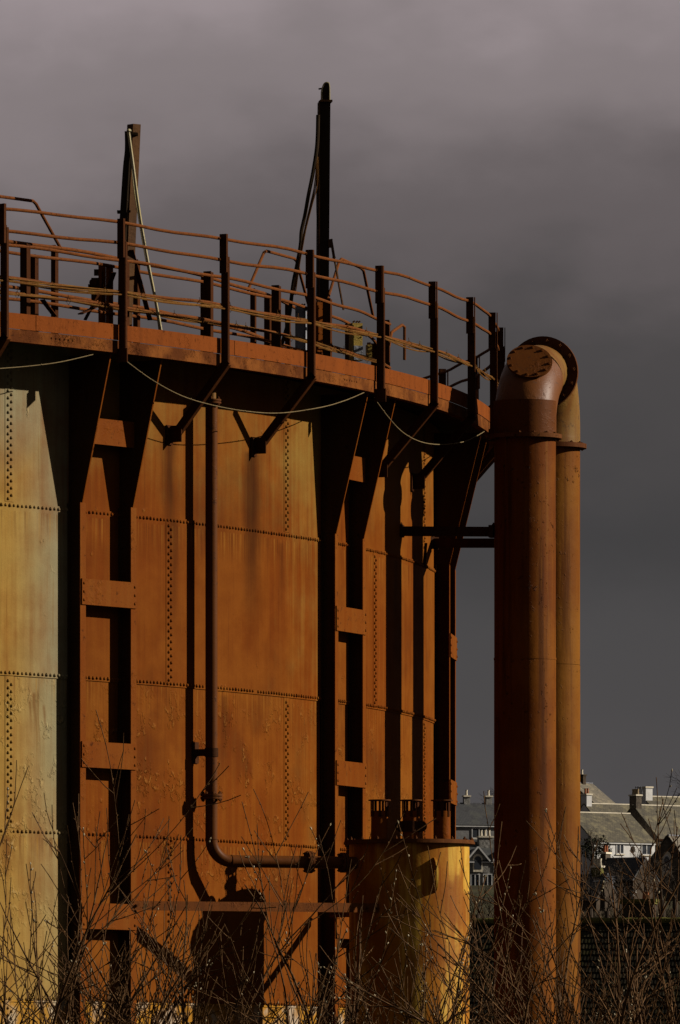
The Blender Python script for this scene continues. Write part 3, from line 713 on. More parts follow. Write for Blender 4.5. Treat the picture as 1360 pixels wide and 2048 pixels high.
def vent(x, ytop, dY, band):
    c = P(x, 1684, YD+dY); c.z = zl+.04; k = YD/F; h = (1684-1603)*k; rr = 17.2*k
    vp = MB(); hb = h-21.5*k
    vp.tube([c, c+UP*hb*.33, c+UP*hb*.34, c+UP*hb], [rr, rr, rr*.99, rr*.97], 24); o = vp.build('vent', M['frame'], dr)
    m = MB(); m.tube([c+UP*(h-.008), c+UP*(h+.004)], rr*1.3, 28); m.build('cap', M['flange'], o)
    m = MB()
    for q in range(7):
        a = 2*pi*q/7+.25; p = c+Vector((cos(a), sin(a), 0))*rr*.99; m.bar(p+UP*(hb-.06), p+UP*(h-.006), .024, .010, up=Vector((cos(a), sin(a), 0)))
    m.build('cage_rod', M['post'], o)
    if band:
        m = MB(); m.tube([c+UP*hb*.30, c+UP*hb*.66], rr*1.12, 24)
        for s in (-1, 1):
            m.tube([c+Vector((s*rr*1.05, -.03, hb*.48)), c+Vector((s*rr*1.42, -.03, hb*.48))], .05, 12); m.cyl(c+Vector((s*rr*1.25, -.06, hb*.48)), c+Vector((s*rr*1.25, .05, hb*.48)), .055, 14)
        m.build('clamp_band', M['dark'], o)
vent(759, 0, -.02, False); vent(822, 0, .0, True); vent(884, 0, .03, False)
# support rails of the drum
def arm(a, b, label):
    t = thing('support_rail', (a+b)/2-UP*.06, label, 'rail', 'support rails between the columns and the drum')
    d = (b-a).normalized(); sx = d.cross(UP).normalized()
    m = MB(); m.box((a+b)/2, d, sx, UP, (b-a).length, .012, .095); m.box((a+b)/2+UP*.042-sx*.034, d, sx, UP, (b-a).length, .055, .011); m.build('angle_bar', M['rail'], t)
    for f in (.02, .06, .93, .97):
        m = MB(); m.bolt(a+(b-a)*f+sx*.006, sx, .017, .014); m.build('bolt', M['flange'], t)
arm(at(262, 1811, R+.185), P(768, 1816, 87.16), 'horizontal rust angle rail from the first column to the front of the drum')
arm(at(660, 1826, R+.19), P(885, 1822, 88.2), 'horizontal angle rail from the second column passing behind the drum')

# ------------------------------------------------------------------ ground and hillside
def hill(x, y):
    y = y/S; x = x/S
    pts = ((-200, 0), (60, 0), (170, 2.0), (215, 3.5), (260, 7), (330, 12.5), (420, 16.0), (470, 18.2), (500, 21.0), (560, 26.5), (620, 33), (680, 36), (760, 36), (900, 20), (1500, 5), (4000, 0))
    for (a, za), (b, zb) in zip(pts, pts[1:]):
        if y <= b: k = max(0, (y-a)/(b-a)); k = k; z = za+(zb-za)*k; break
    else: z = 0
    z += .0049*max(0, min(y, 700)-60)
    w = min(1, max(0, (y-120)/200))
    return z+w*(1.2*mnoise.noise(Vector((x*.02, y*.02, 3)))-.03*max(0, -x-20)*.3)
m = MB(); xs_ = [-4000, -1500, -600, -300]+[x for x in range(-200, 301, 10)]+[400, 700, 1500, 4000]; ys_ = [-300, -50, 30, 60, 100, 160]+list(range(220, 1340, 20))+[1500, 2000, 2600, 4000, 8000]
vs = [Vector((x, y, hill(x, y))) for y in ys_ for x in xs_]; w_ = len(xs_)
m.add(vs, [(j*w_+i, j*w_+i+1, (j+1)*w_+i+1, (j+1)*w_+i) for j in range(len(ys_)-1) for i in range(w_-1)])
tag(m.build('ground', M['ground']), None, None, None, 'structure')

# ------------------------------------------------------------------ houses on the hill
def house(name, label, corner, phi, W, Dp, eave_drop, rise, wall='white', roof='roof_pale', wins=(), gwins=(), chims=(), over=.15, cat='house', group=None, skew=None, gutter=True):
    a = Vector((cos(phi), sin(phi), 0)); n = Vector((sin(phi), -cos(phi), 0)); bk = -n
    t = thing(name, corner-UP*eave_drop, label, cat, group)
    c0 = corner; rdg = bk*Dp/2+UP*rise
    m = MB(); d = UP*-eave_drop
    m.prism([c0+d, c0, c0+rdg-UP*.05, c0+bk*Dp, c0+bk*Dp+d], a*W); w = m.build('wall', M[wall], t, smooth=False)
    m = MB(); th = .12
    sl = (Vector(rdg)).normalized(); nr = a.cross(sl).normalized()
    if nr.z < 0: nr = -nr
    uvs = []
    L = rdg.length+over
    for side in (0, 1):
        if side == 0: e0 = c0-sl*over; top = c0+rdg; nn = nr
        else: e0 = c0+bk*Dp+(-Vector((rdg.x, rdg.y, 0))+UP*rise).normalized()*-over; top = c0+rdg; nn = Vector((-nr.x, -nr.y, nr.z))
        e0 = e0-a*over*.4; A2 = a*(W+over*.8); tp2 = top-a*over*.4
        m.add([e0+nn*.03, e0+A2+nn*.03, tp2+A2+nn*.03, tp2+nn*.03, e0+nn*(.03+th), e0+A2+nn*(.03+th), tp2+A2+nn*(.03+th), tp2+nn*(.03+th)],
              [(0,3,2,1),(4,5,6,7),(0,1,5,4),(1,2,6,5),(2,3,7,6),(3,0,4,7)])
    ro = m.build('roof', M[roof], t, smooth=False)
    me = ro.data; l = me.uv_layers.new(name='roof'); dat = []
    o = t.location
    for lp in me.loops:
        p = me.vertices[lp.vertex_index].co+o-c0; dat += [p.dot(a), p.z/rise*rdg.length]
    l.data.foreach_set('uv', dat)
    m = MB(); m.bar(c0+rdg+nr*.1+UP*.06-a*.05, c0+rdg+nr*.1+UP*.06+a*(W+.05), .25, .12); m.build('ridge', M['lead' if roof != 'roof_pale' else 'trim'], ro)
    if gutter:
        m = MB(); g0 = c0+n*.12-UP*.10; m.bar(g0, g0+a*W, .12, .12); m.build('gutter', M['white' if wall != 'stone' else 'dark'], t)
    def window(base, ra, no, w, h, arch=False, surround=None, mull=1):
        m = MB(); fr = .09
        if arch:
            pts = [base-ra*w/2, base+ra*w/2, base+ra*w/2+UP*h*.6]
            for i in range(1, 8): q = i/8; pts.append(base+ra*w/2*(1-q)*1+UP*(h*.6+h*.4*sin(q*pi/2)) if False else base+ra*(w/2*cos(q*pi/2))+UP*(h*.6+h*.4*sin(q*pi/2)))
            pts.append(base+UP*h)
            for i in range(7, 0, -1): q = i/8; pts.append(base-ra*(w/2*cos(q*pi/2))+UP*(h*.6+h*.4*sin(q*pi/2)))
            pts.append(base-ra*w/2+UP*h*.6)
            cen = base+UP*h*.5
            if surround:
                m.prism([cen+(p-cen)*1.45+no*.0 for p in pts], no*.10); f = m.build('window', M[surround], t, smooth=False); m = MB()
                m.prism([cen+(p-cen)*1.08+no*.02 for p in pts], no*.12); m.build('frame', M['white'], f, smooth=False); m = MB()
            else: m.prism([cen+(p-cen)*1.12 for p in pts], no*.06); f = m.build('window', M['white'], t, smooth=False); m = MB()
            m.prism([cen+(p-cen)*.88+no*.04 for p in pts], no*.115); m.build('pane', M['glass'], f, smooth=False)
        else:
            c = base+UP*h/2
            for s in (-1, 1): m.box(c+ra*s*(w/2-fr/2)+no*.03, ra, no, UP, fr, .07, h); m.box(c+UP*s*(h/2-fr/2)+no*.03, ra, no, UP, w-2*fr-.004, .07, fr)
            for q in range(mull): m.box(c+ra*w*((q+1)/(mull+1)-.5)*(1 if mull > 1 else .45)+no*.028, ra, no, UP, fr, .064, h-2*fr-.004)
            f = m.build('window', M['white'], t, smooth=False)
            m = MB(); m.box(c+no*.012, ra, no, UP, w-.06, .02, h-.06); m.build('pane', M['glass'], f, smooth=False)
            m = MB(); m.box(base-UP*.06+no*.06, ra, no, UP, w+.2, .14, .10); m.build('sill', M['trim'], f, smooth=False)
    for (u, z, w, h, *k) in wins: window(c0+a*W*u+UP*z, a, n, w, h, *k)
    for (side, u, z, w, h, *k) in gwins:
        g = c0 if side < 0 else c0+a*W; window(g+bk*Dp*u+UP*z, bk*(1 if side > 0 else -1), a*side, w, h, *k)
    for (u, v, w, dp, h, mat, pots, pm) in chims:
        b = c0+a*W*u+bk*Dp*v+UP*(rise*(1-abs(v-.5)*2)); m = MB()
        m.box(b+UP*(h/2-.5), a, n, UP, w, dp, h+1.0); ch = m.build('chimney', M[mat], ro, smooth=False)
        m = MB(); m.box(b+UP*(h+.085), a, n, UP, w+.18, dp+.18, .17)
        for q in range(pots):
            pb_ = b+UP*(h+.17)+(a if w > dp else n)*(max(w, dp)*((q+.5)/pots-.5)*.85)
            m2 = MB(); m2.tube([pb_, pb_+UP*.35, pb_+UP*.55, pb_+UP*.62], [.15, .12, .13, .15], 10)
            # pots are sub-parts of the roof's chimney level: parented beside it
            m2.build('chimney_pot', M[pm], ro)
        m.build('chimney_cap', M['trim' if mat != 'brick' else 'brick'], ro, smooth=False)
    return t, c0, a, n, bk, ro
K = 550/F
phi = rd(35)
ca, sa = cos(phi), sin(phi)
wh = house('white_house', 'white harled house with lichened roof, two windows and an oval plaque', PF(1189, 1684, 548), phi, 8.3, 9.4, 6, 3.3, 'white', 'roof_pale',
      wins=((.42, -1.25, 1.05, 1.1, False, None, 1), (.86, -1.3, 1.45, 1.2, False, None, 1), (.50, -3.6, .9, 1.1)), chims=((.02, .5, .6, .9, .9, 'white', 0, 'terracotta'),))
house('stone_house', 'taller lichened roof house right of the white house, brown chimney with five pots', PF(1317, 1678, 553), phi, 12, 9.4, 7, 3.8, 'stone', 'roof_pale', chims=((.03, .5, .75, 1.25, 1.1, 'stone', 5, 'tan'),), wins=((.6, -1.5, 1.1, 1.2),))
house('white_house', 'white gabled house whose roof shows just above the white house, white end chimney', PF(1216, 1668, 585), phi, 9, 9.4, 7, 3.6, 'white', 'roof_pale', chims=((.04, .5, .75, 1.1, 1.1, 'white', 2, 'terracotta'),))
rh = house('white_house', 'rear house with pale roof and large white chimney under an aerial', PF(1336, 1660, 600), phi, 13, 10, 8, 4.1, 'white', 'roof_pale', chims=((.03, .5, 1.0, 1.5, 1.1, 'white', 0, 'terracotta'),), wins=((.5, -1.5, 1.1, 1.2),))
house('brown_roof_house', 'dark gabled house with brown slate roof and one chimney, highest behind the pipes', PF(1205, 1622, 625), rd(52), 4.5, 10, 9, 3.6, 'brick', 'roof_brown', chims=((.55, .5, .6, .8, 1.0, 'brick', 1, 'trim'),))
house('gabled_house', 'dark stone gable with a pale lancet window beside the white house', PF(1370, 1722, 498), rd(62), 9, 3.9, 6, 2.5, 'stone', 'roof_brown', gwins=((-1, .5, -1.05, .72, 1.65, True, 'trim'),), gutter=False)
house('cottage', 'low cottage with very dark slate roof and two orange chimney pots', PF(1182, 1762, 462), rd(-32), 4.5, 4.6, 5, 2.0, 'brick', 'roof_dark', chims=((.05, .5, .55, .9, .55, 'stone', 2, 'terracotta'),), gutter=False)
house('long_house', 'long grey house with black slate roof, between the tank and the pipes', PF(862, 1650, 560), rd(17), 13, 8, 7, 2.5, 'grey_wall', 'roof_dark', wins=((.435, -1.45, 1.75, 1.2, False, None, 1), (.8, -1.45, 1.4, 1.2)), chims=((.42, .5, .7, .55, .85, 'stone_grey', 1, 'trim'), (.62, .5, .7, .55, .85, 'stone_grey', 1, 'trim')))
t_, c0, a, n, bk, ro = house('stone_villa', 'grey stone villa with arched dormer window in front of the long house', PF(905, 1722, 520), rd(15), 9, 7, 6, 2.2, 'stone_grey', 'roof_dark',
      wins=((.27, -3.0, 1.0, 1.7, False, None, 1), (.42, -3.0, 1.0, 1.7, False, None, 1)), chims=((.47, .35, 1.5, .8, 1.0, 'stone_grey', 3, 'trim'),))
for u in (.30, .62):                                          # wall dormers with white skews
    b = c0+a*9*u+n*.06; m = MB(); m.prism([b-a*1.15-UP*1.2, b+a*1.15-UP*1.2, b+a*1.15+UP*.15, b+UP*1.35, b-a*1.15+UP*.15], bk*2.2); dd_ = m.build('dormer', M['stone_grey'], t_, smooth=False)
    m = MB()
    for s in (-1, 1): m.bar(b+a*s*1.3+n*.1, b+UP*1.5+n*.1, .35, .16)
    m.build('skew', M['white'], dd_, smooth=False)
    m = MB(); cen = b-UP*.1+n*.0; pts = [cen-a*.38-UP*.75, cen+a*.38-UP*.75]+[cen+a*.38*cos(q*pi/8)+UP*(.25+.38*sin(q*pi/8)) for q in range(9)]
    m.prism([cen+(p-cen)*1.35+n*.0 for p in pts], n*.10); m.build('window_surround', M['trim'], dd_, smooth=False)
    m = MB(); m.prism([p+n*.02 for p in pts], n*.10); m.prism([cen+(p-cen)*.5 for p in pts[:2]]+[cen+a*.1], n*.01); m.build('pane', M['glass'], dd_, smooth=False)
house('small_house', 'mossy chimneyed low house just right of the rear pipe', PF(1120, 1802, 430), rd(-25), 3.4, 5, 5, 2.2, 'brick', 'roof_dark', chims=((.72, .5, .85, .7, .7, 'moss', 3, 'trim'),), gutter=False)

# oval plaque on the white house
hp = wh[1]+wh[2]*8.3*.635-UP*.72; m = MB()
m.prism([hp+wh[2]*.27*cos(q*pi/8)+UP*.38*sin(q*pi/8) for q in range(16)], wh[3]*.06); m.build('plaque', M['brick'], wh[0], smooth=False)
# near house: tiled roof facing the lens
def near_roof():
    Y = 200*S; phi = rd(-10); a = Vector((cos(phi), sin(phi), 0)); n = Vector((sin(phi), -cos(phi), 0)); bk = -n
    r0 = P(935, 1846, Y+3); W = 12.5; run, drop = 4.6, 4.7
    t = thing('tiled_house', P(1150, 2150, Y), 'nearest house with an old dark tiled roof, mossy chimney and television aerial', 'house')
    e0 = r0-bk*run-UP*drop
    m = MB(); m.prism([e0+UP*-3.2+bk*.3, e0+bk*.3-UP*.05, r0-UP*.12, r0+bk*run-UP*drop, r0+bk*run-UP*(drop+3.2)], a*W); m.build('wall', M['stone'], t, smooth=False)
    sl = (r0-e0); L = sl.length; sl.normalize(); nr = a.cross(sl).normalized()
    if nr.z < 0: nr = -nr
    m = MB(); rn = random.Random(3); ex = .335; tw = .135; shades = []
    rows = int(L/ex)+1; cols = int(W/tw)
    for j in range(rows):
        for i in range(cols):
            o = e0+sl*(j*ex)+a*(i*tw+(tw/2 if j % 2 else 0)); h0 = rn.uniform(.0, .014); w = tw*rn.uniform(.84, .93); dl = rn.uniform(-.015, .01)
            top = o+sl*min(ex+.06, L-j*ex+.02)
            m.add([o+sl*dl+nr*(.05+h0), o+sl*dl+a*w+nr*(.05+h0*.5), top+a*w+nr*.012, top+nr*.012, o+sl*dl-nr*.0, o+sl*dl+a*w, o+sl*dl+a*w*.5+nr*(.060+h0), top+a*w*.5+nr*.022],
                  [(0, 6, 7, 3), (6, 1, 2, 7), (4, 5, 1, 6, 0), (0, 3, 4), (1, 5, 2)])
            s = rn.random()**2.2*(.35+.65*max(0, min(1, .5+1.6*mnoise.noise(Vector((i*.06, j*.35, 2)))))); shades += [s]*8
    ro = m.build('roof', M['tile'], t, smooth=False)
    at_ = ro.data.attributes.new('shade', 'FLOAT', 'POINT'); at_.data.foreach_set('value', shades)
    m = MB(); m.prism([e0, r0, r0+bk*run-UP*drop], a*.02); q0 = e0+nr*.004; m.add([q0, q0+a*W, r0+a*W+nr*.004, r0+nr*.004], [(0, 1, 2, 3)]); q1 = r0+bk*run-UP*drop; m.add([q1, q1+a*W, r0+a*W, r0], [(0, 1, 2, 3)]); m.build('roof_underlay', M['roof_dark'], t, smooth=False)
    m = MB()
    for i in range(int(W/.45)): p = r0+a*(i*.45)+UP*.06; m.tube([p, p+a*.43], .13+.01*(i % 3), 10)
    m.build('ridge_tile', M['moss'], ro)
    k = Y/F; cb = r0+a*((1278-935)*k/cos(phi))
    cb = P(1278, 1850, Y+2.4); m = MB(); m.box(cb+UP*.05, a, n, UP, 1.26, .8, 1.75); ch = m.build('chimney', M['brick'], t, smooth=False)
    m = MB(); m.box(cb+UP*.98, a, n, UP, 1.5, 1.0, .12); m.box(cb+UP*.88, a, n, UP, 1.4, .9, .08); m.build('chimney_cap', M['moss'], ch, smooth=False)
    m = MB(); m.box(cb-UP*.42+n*.42, a, n, UP, 1.5, .03, .42); m.box(cb-UP*.62+n*.55+a*.2, a, n, UP, 2.1, .05, .34); m.box(cb-UP*.35+a*.66, a, n, UP, .04, .9, .5); m.build('flashing', M['lead'], ch, smooth=False)
    m = MB(); p = cb+UP*1.04+a*.28; m.tube([p, p+UP*.2, p+UP*.3], [.15, .13, .14], 12); m.build('chimney_pot', M['terracotta'], ch)
    m = MB(); p = cb+UP*1.04-a*.26; m.tube([p, p+UP*.26], .085, 12); m.tube([p+UP*.26, p+UP*.30], .16, 12); m.tube([p+UP*.33, p+UP*.37], .15, 12); m.build('cowl', M['stone_grey'], ch)
    m = MB(); b = P(1240, 1824, Y+2.2); c = P(1226, 1812, Y+2.2); d = P(1225, 1754, Y+2.2)
    m.tube([b, c, d], .028, 6); m.tube([P(1186, 1763, Y+2.2), P(1232, 1759, Y+2.2)], .016, 5)
    for x in (1212, 1219, 1226): m.tube([P(x-3, 1756, Y+1.9), P(x+4, 1764, Y+2.5)], .013, 4)
    for y in (1753, 1757.5): m.tube([P(1209, y, Y+2.2), P(1230, y, Y+2.2)], .015, 4)
    m.build('aerial', M['lead'], t)
near_roof()
# aerial on the rear white chimney
m = MB(); Ya = 600*S; m.tube([P(1285, 1592, Ya), P(1282, 1573, Ya)], .05, 5); m.tube([P(1270, 1575, Ya), P(1284, 1574, Ya)], .035, 5)
for x in (1271, 1275, 1279): m.tube([P(x, 1571, Ya), P(x, 1579, Ya)], .03, 4)
m.build('aerial', M['lead'], rh[0])
# ------------------------------------------------------------------ bare trees and scrub
def twig_tree(seed, h, spread, lv=4, r0=.12, m=None):
    rn = random.Random(seed); m = m or MB()
    def grow(p, d, L, r, k):
        n = 3; pts = [p]; rs = [r]
        for i in range(n):
            d = (d+Vector((rn.uniform(-1, 1), rn.uniform(-1, 1), rn.uniform(-.4, .7)))*.16).normalized(); p = p+d*L/n; pts.append(p); rs.append(r*(1-.45*(i+1)/n))
        m.tube(pts, rs, 4 if k < 2 else 3, cap=False)
        if k >= lv: return
        for i in range(3 if k else 6):
            q = pts[rn.randint(1, n)]; ang = rn.uniform(.4, 1.0)*spread; az = rn.uniform(0, 6.28)
            x = d.cross(Vector((.3, .2, .9))).normalized(); y = d.cross(x); nd = (d*cos(ang)+(x*cos(az)+y*sin(az))*sin(ang)).normalized()
            grow(q, nd, L*rn.uniform(.5, .75), max(r*.5, .014), k+1)
    grow(Vector((0, 0, 0)), Vector((0, 0, 1)), h*.42, r0, 0); return m
tproto = [twig_tree(s, 6, .9) for s in (1, 2, 3)]
def place_tree(name, px, py, Y, H, idx, label, group=None, mat='bare'):
    c = PF(px, py, Y); t = thing(name, c, label, 'tree', group)
    src = tproto[idx]; top = max(p.z for p in src.v); s = H/top; m = MB(); q = random.Random(px).uniform(0, 6.28)
    m.v = [Vector((p.x*cos(q)-p.y*sin(q), p.x*sin(q)+p.y*cos(q), p.z))*s+c for p in src.v]; m.f = src.f
    m.build('crown', M[mat], t, smooth=False)
    m = MB(); m.tube([c-UP*1.5, c+UP*H*.12], [.22, .16], 8); m.build('trunk', M[mat], t)
place_tree('bare_tree', 1372, 1612, 640, 6.2, 0, 'large bare tree on the skyline at the right edge')
place_tree('bare_tree', 968, 1622, 620, 3.0, 1, 'small bare tree behind the ridge of the long grey house')
place_tree('bare_tree', 1185, 1722, 500, 3.6, 2, 'dark bare tree before the left end of the white house')
place_tree('bare_tree', 1215, 1725, 505, 2.8, 1, 'low bare tree under the white house windows')
place_tree('bare_tree', 1270, 1735, 512, 2.6, 0, 'small bare tree at the right end of the white house')
g = 'bare bushes on the slope above the tiled roof'
for i, (x, y, Y, h) in enumerate(((955, 1838, 330, 2.4), (978, 1835, 340, 2.0), (1180, 1830, 300, 3.0), (1215, 1832, 310, 2.6), (1255, 1815, 340, 2.8), (1290, 1800, 350, 3.0), (1325, 1812, 330, 3.2), (1350, 1800, 345, 3.0), (1240, 1780, 400, 2.8), (1310, 1775, 410, 3.0), (1205, 1785, 400, 2.8))):
    place_tree('bare_bush', x, y, Y, h, i % 3, ('bare bush on the slope seen left of the pipes' if x < 1000 else 'bare bush on the dark slope right of the pipes'), g)
# evergreen beside the white house
rn = random.Random(5); c = PF(1192, 1722, 520); t = thing('evergreen_shrub', c, 'dark evergreen shrub before the white house near the pipes', 'shrub'); m = MB()
for i in range(900):
    q = Vector((rn.gauss(0, 1), rn.gauss(0, .8), rn.gauss(0, .8))); q = q.normalized()*rn.random()**.4; p = c+Vector((q.x*1.7, q.y*1.3, 1.3+q.z*1.3)); d1 = Vector((rn.uniform(-1, 1), rn.uniform(-1, 1), rn.uniform(-1, 1)))*.22; d2 = Vector((rn.uniform(-1, 1), rn.uniform(-1, 1), rn.uniform(-1, 1)))*.14
    m.add([p, p+d1, p+d1+d2, p+d2], [(0, 1, 2, 3)])
m.build('foliage', M['conifer'], t, smooth=False); m = MB(); m.tube([c-UP, c+UP*1.2], .1, 6); m.build('stem', M['bare'], t)
# scrub that covers the slope
rn = random.Random(11); m = MB()
for i in range(5200):
    Y = rn.uniform(235, 500)*S; x = rn.uniform(900, 1420) if rn.random() < .9 else rn.uniform(0, 900); X = (x-680)/F*Y; z = hill(X, Y); b = Vector((X, Y, z-.1)); hh = rn.uniform(.5, 1.4)*(1.0 if rn.random() < .8 else 1.5)
    for q in range(4):
        d = Vector((rn.uniform(-.7, .7), rn.uniform(-.7, .7), 1)).normalized()*hh*rn.uniform(.6, 1); w = Vector((rn.uniform(-1, 1), rn.uniform(-1, 1), 0)).normalized()*.035
        s1 = b+d*.55; m.add([b-w, b+w, b+d], [(0, 1, 2)])
        for s in (-1, 1): e = Vector((rn.uniform(-.6, .6), rn.uniform(-.6, .6), .6))*hh*.4; m.add([s1-w*.6, s1+w*.6, s1+e], [(0, 1, 2)])
tag(m.build('scrub', M['scrub'], None, smooth=False), None, None, None, 'stuff')

# ------------------------------------------------------------------ pussy willows in front
def willow(px, Y, hgt, nst, seed, label, lean=0.0, spread=.42, bias=0.0):
    rn = random.Random(seed); Y = 81.3+(Y-47)*1.2; base = Vector(((px-680)/F*Y, Y, 0)); hgt += .2; t = thing('willow_shrub', base, label, 'shrub', 'bare pussy willow shrubs before the tank')
    st = MB(); ck = MB()
    def cat(p, d):
        d = d.normalized(); L = rn.uniform(.020, .034); r = rn.uniform(.0065, .0095); st_ = p+d*.004
        ck.tube([st_, st_+d*L*.4, st_+d*L*.8, st_+d*L], [r*.6, r, r*.75, r*.15], 5)
    def shoot(p, d, L, r, k, up):
        n = max(4, int(L/.16)); pts = [p]; rs = [r]; ds = [d]; bend = Vector((rn.uniform(-1, 1), rn.uniform(-.6, .6), 0))*.05
        for i in range(n):
            j = Vector((rn.uniform(-1, 1), rn.uniform(-1, 1), rn.uniform(-1, 1)))*.085
            d = (d+bend+j+UP*up).normalized(); p = p+d*(L/n); pts.append(p); rs.append(max(.0042, r*(1-.82*(i+1)/n))); ds.append(d)
        st.tube(pts, rs, 6 if k == 0 else 5 if k == 1 else 4)
        if k == 0: lo, hi, cnt, lr = .30, .95, int(L*2.0), (.28, .60)
        elif k == 1: lo, hi, cnt, lr = .2, .9, int(L*2.3), (.30, .62)
        else: lo, hi, cnt, lr = 0, 0, 0, None
        for q in range(cnt):
            f = rn.uniform(lo, hi); i = min(n-1, int(f*n)); pp = pts[i]+(pts[i+1]-pts[i])*(f*n-i); dd = ds[i]
            x = dd.cross(Vector((0, 1, .2))).normalized(); y = dd.cross(x); az = rn.uniform(0, 6.28); an = rn.uniform(.35, .8)
            nd = (dd*cos(an)+(x*cos(az)+y*sin(az)*.7)*sin(an)).normalized(); LL = L*rn.uniform(*lr)*(1-.45*f)
            if LL > .12: shoot(pp, nd, LL, max(.0058, rs[i]*.62), k+1, .05)
        if rn.random() < (.075 if k else .2):                  # catkins along the outer part of some shoots
            i0 = int(n*rn.uniform(.35, .6)); s = -1
            for i in range(i0, n):
                for q in range(2):
                    if rn.random() < .62:
                        pp = pts[i]+(pts[i+1]-pts[i])*rn.random(); x = ds[i].cross(Vector((rn.uniform(-1, 1), rn.uniform(-1, 1), .3))).normalized(); cat(pp+x*rs[i], ds[i]*.8+x*.7)
            cat(pts[-1], ds[-1])
        else:
            for i in range(1, n):
                if rn.random() < .5: x = ds[i].cross(Vector((rn.uniform(-1, 1), rn.uniform(-1, 1), .3))).normalized(); st.tube([pts[i], pts[i]+ds[i]*.010+x*(rs[i]+.006), pts[i]+ds[i]*.022+x*(rs[i]+.006)], [.004, .0045, .001], 4)
    for s in range(nst):
        az = rn.uniform(0, 6.28); an = abs(rn.gauss(0, spread*.55))+.04
        d = Vector((sin(an)*cos(az)+lean, sin(an)*sin(az)*.6, cos(an))).normalized()
        shoot(base+Vector((rn.uniform(-.35, .35), rn.uniform(-.25, .25), 0)), d, hgt*rn.uniform(.62, 1.0), rn.uniform(.021, .034), 0, .012+bias)
    for s in range(int(nst*1.4)):                                    # low thicket of younger shoots
        az = rn.uniform(0, 6.28); an = abs(rn.gauss(0, .35))+.03
        d = Vector((sin(an)*cos(az)+lean, sin(an)*sin(az)*.6, cos(an))).normalized()
        shoot(base+Vector((rn.uniform(-.8, .8), rn.uniform(-.4, .4), 0)), d, rn.uniform(2.3, 3.35), rn.uniform(.008, .013), 1, .02)
    st.build('branches', M['bark'], t, sharp=80); tag(ck.build('catkins', M['catkin'], t, sharp=80), kind='stuff')
W_ = [(-30, 46.5, 4.3, 7, 'leftmost willow shrub, before the pale yellow panels', .05),
      (70, 47.4, 4.6, 7, 'willow shrub before the pale panels left of the first column', .0),
      (165, 46.2, 4.5, 7, 'tall willow shrub before the foot of the first column', .0),
      (250, 47.6, 4.6, 6, 'willow shrub just right of the first column', .02),
      (350, 46.8, 3.75, 8, 'low willow shrub before the vertical rivet seam by the drum shadow', .0),
      (470, 47.2, 3.7, 9, 'low willow shrub before the drum shadow on the tank', .0),
      (575, 46.4, 3.6, 8, 'lowest willow shrub, left of the second column', .0),
      (690, 47.5, 4.3, 3, 'willow shrub before the second column, left of the drum', .05),
      (800, 46.9, 4.1, 4, 'willow shrub in front of the yellow drum', .0),
      (985, 47.6, 4.3, 5, 'willow shrub between the drum and the front pipe', .0),
      (1085, 46.3, 3.9, 6, 'willow shrub before the twin pipes', .0),
      (1195, 47.0, 4.1, 8, 'willow shrub right of the pipes before the tiled roof', .03),
      (1290, 46.0, 4.6, 7, 'tall willow shrub before the tiled roof chimney', -.02),
      (1385, 47.3, 4.4, 9, 'rightmost willow shrub at the photo edge', -.05)]
for i, (px, Y, h, ns, lb, ln) in enumerate(W_): willow(px, Y, h, ns, 100+i, lb, ln)

# ------------------------------------------------------------------ sky, sun, camera
w = bpy.data.worlds.new('World'); sc.world = w; w.use_nodes = True
nt = w.node_tree; N_ = nt.nodes; bg = N_['Background']
sky = N_.new('ShaderNodeTexSky'); sky.sky_type = 'NISHITA'; sky.sun_disc = False; sky.sun_elevation = SUN_EL; sky.sun_rotation = pi-SUN_AZ
tc = N_.new('ShaderNodeTexCoord'); sp = N_.new('ShaderNodeSeparateXYZ'); nt.links.new(tc.outputs['Generated'], sp.inputs[0])
def wm(op, a, b, c=None):
    q = N_.new('ShaderNodeMath'); q.operation = op
    for i, v in enumerate((a, b) if c is None else (a, b, c)):
        if isinstance(v, (int, float)): q.inputs[i].default_value = v
        else: nt.links.new(v, q.inputs[i])
    return q.outputs[0]
def wnoise(sx, sz, scale, det=4):
    mp = N_.new('ShaderNodeMapping'); mp.inputs['Scale'].default_value = (sx, sx, sz); nt.links.new(tc.outputs['Generated'], mp.inputs[0])
    q = N_.new('ShaderNodeTexNoise'); q.inputs['Scale'].default_value = scale; q.inputs['Detail'].default_value = det; q.inputs['Roughness'].default_value = .5; nt.links.new(mp.outputs[0], q.inputs['Vector']); return q.outputs[0]
nz = wnoise(1, 1.5, 22.0); nz2 = wnoise(1, 2.0, 65.0, 6)
h = wm('ADD', wm('MULTIPLY', sp.outputs[2], S), wm('MULTIPLY', wm('SUBTRACT', nz, .5), .045)); h = wm('ADD', h, wm('MULTIPLY', wm('SUBTRACT', nz2, .5), .024))
h = wm('ADD', h, wm('MULTIPLY', wm('MINIMUM', wm('MAXIMUM', wm('MULTIPLY', sp.outputs[0], S), -.1), .1), -.07))      # cloud bank lower towards the right
rp_ = N_.new('ShaderNodeValToRGB'); rp_.color_ramp.interpolation = 'EASE'; cr = rp_.color_ramp
def stops(rr, lst):
    while len(rr.elements) > 1: rr.elements.remove(rr.elements[-1])
    rr.elements[0].position = lst[0][0]; rr.elements[0].color = lst[0][1]+(1,)
    for p, c in lst[1:]: e = rr.elements.new(p); e.color = c+(1,)
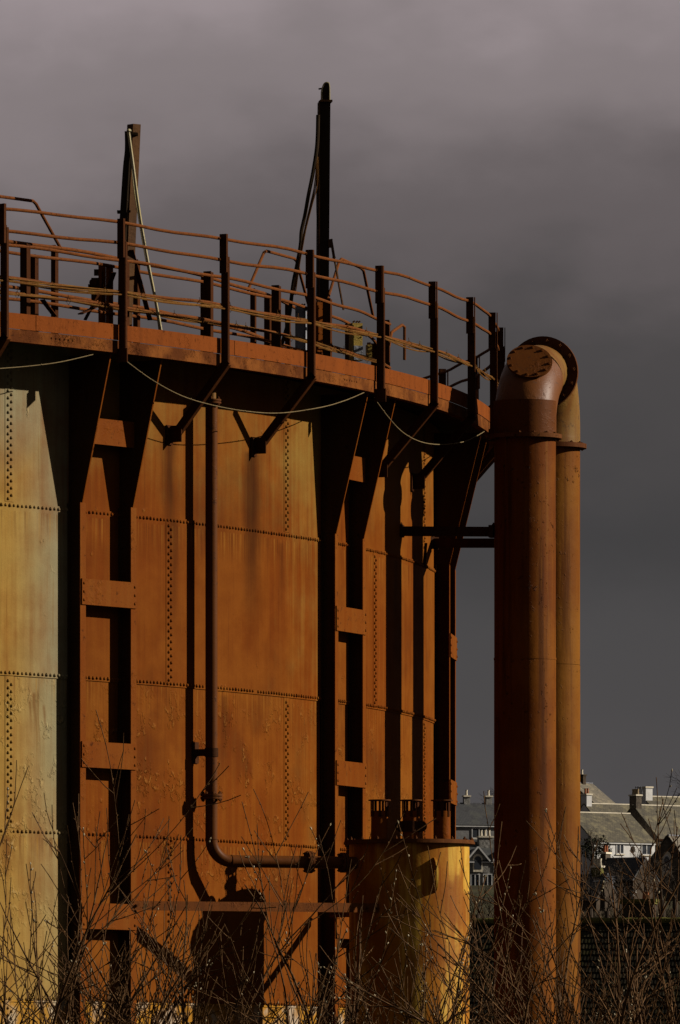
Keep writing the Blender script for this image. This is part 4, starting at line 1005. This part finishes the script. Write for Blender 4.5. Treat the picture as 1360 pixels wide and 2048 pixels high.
stops(cr, [(0.0, (.052, .048, .050)), (.05, (.068, .063, .066)), (.085, (.060, .056, .058)), (.115, (.046, .043, .045)), (.145, (.060, .054, .055)), (.175, (.112, .095, .097)), (.21, (.208, .176, .180)), (.235, (.30, .252, .262)), (.28, (.24, .205, .212)), (.45, (.19, .172, .176)), (1.0, (.15, .142, .146))])
nt.links.new(h, rp_.inputs[0])
mx = N_.new('ShaderNodeMix'); mx.data_type = 'RGBA'; mx.blend_type = 'ADD'; mx.inputs[0].default_value = .0055
cm = N_.new('ShaderNodeMix'); cm.data_type = 'RGBA'; cm.blend_type = 'MULTIPLY'; cm.inputs[0].default_value = 1; cm.inputs[7].default_value = (4.25, 4.25, 4.25, 1)
back = N_.new('ShaderNodeMapRange'); back.clamp = True; nt.links.new(sp.outputs[1], back.inputs[0])   # even factor
for i_, v_ in ((1, .35), (2, .95), (3, 1.0), (4, 1.0)): back.inputs[i_].default_value = v_
dk = N_.new('ShaderNodeMix'); dk.data_type = 'RGBA'; dk.blend_type = 'MULTIPLY'; dk.inputs[0].default_value = 1
nt.links.new(rp_.outputs[0], dk.inputs[6]); nt.links.new(back.outputs[0], dk.inputs[7]); nt.links.new(dk.outputs[2], cm.inputs[6]); nt.links.new(cm.outputs[2], mx.inputs[6]); nt.links.new(sky.outputs[0], mx.inputs[7])
nt.links.new(mx.outputs[2], bg.inputs[0]); bg.inputs[1].default_value = .1

sl = bpy.data.lights.new('sun', 'SUN'); sl.energy = 5.0; sl.angle = radians(.5); sl.color = (1, .93, .82)
so = bpy.data.objects.new('sun', sl); col.objects.link(so); so.rotation_euler = (-SUNV).to_track_quat('-Z', 'Y').to_euler(); so.location = (60, 20, 60)

cam = bpy.data.cameras.new('camera'); co = bpy.data.objects.new('camera', cam); col.objects.link(co)
co.location = (0, 0, CZ); co.rotation_euler = (pi/2, 0, 0); cam.sensor_width = 36; cam.sensor_fit = 'AUTO'
cam.lens = F/2048*36; cam.shift_y = (HZ-1024)/2048; cam.clip_start = .5; cam.clip_end = 20000
sc.camera = co
sc.view_settings.view_transform = 'Standard'; sc.view_settings.look = 'None'; sc.view_settings.exposure = 1.36; sc.view_settings.gamma = 1
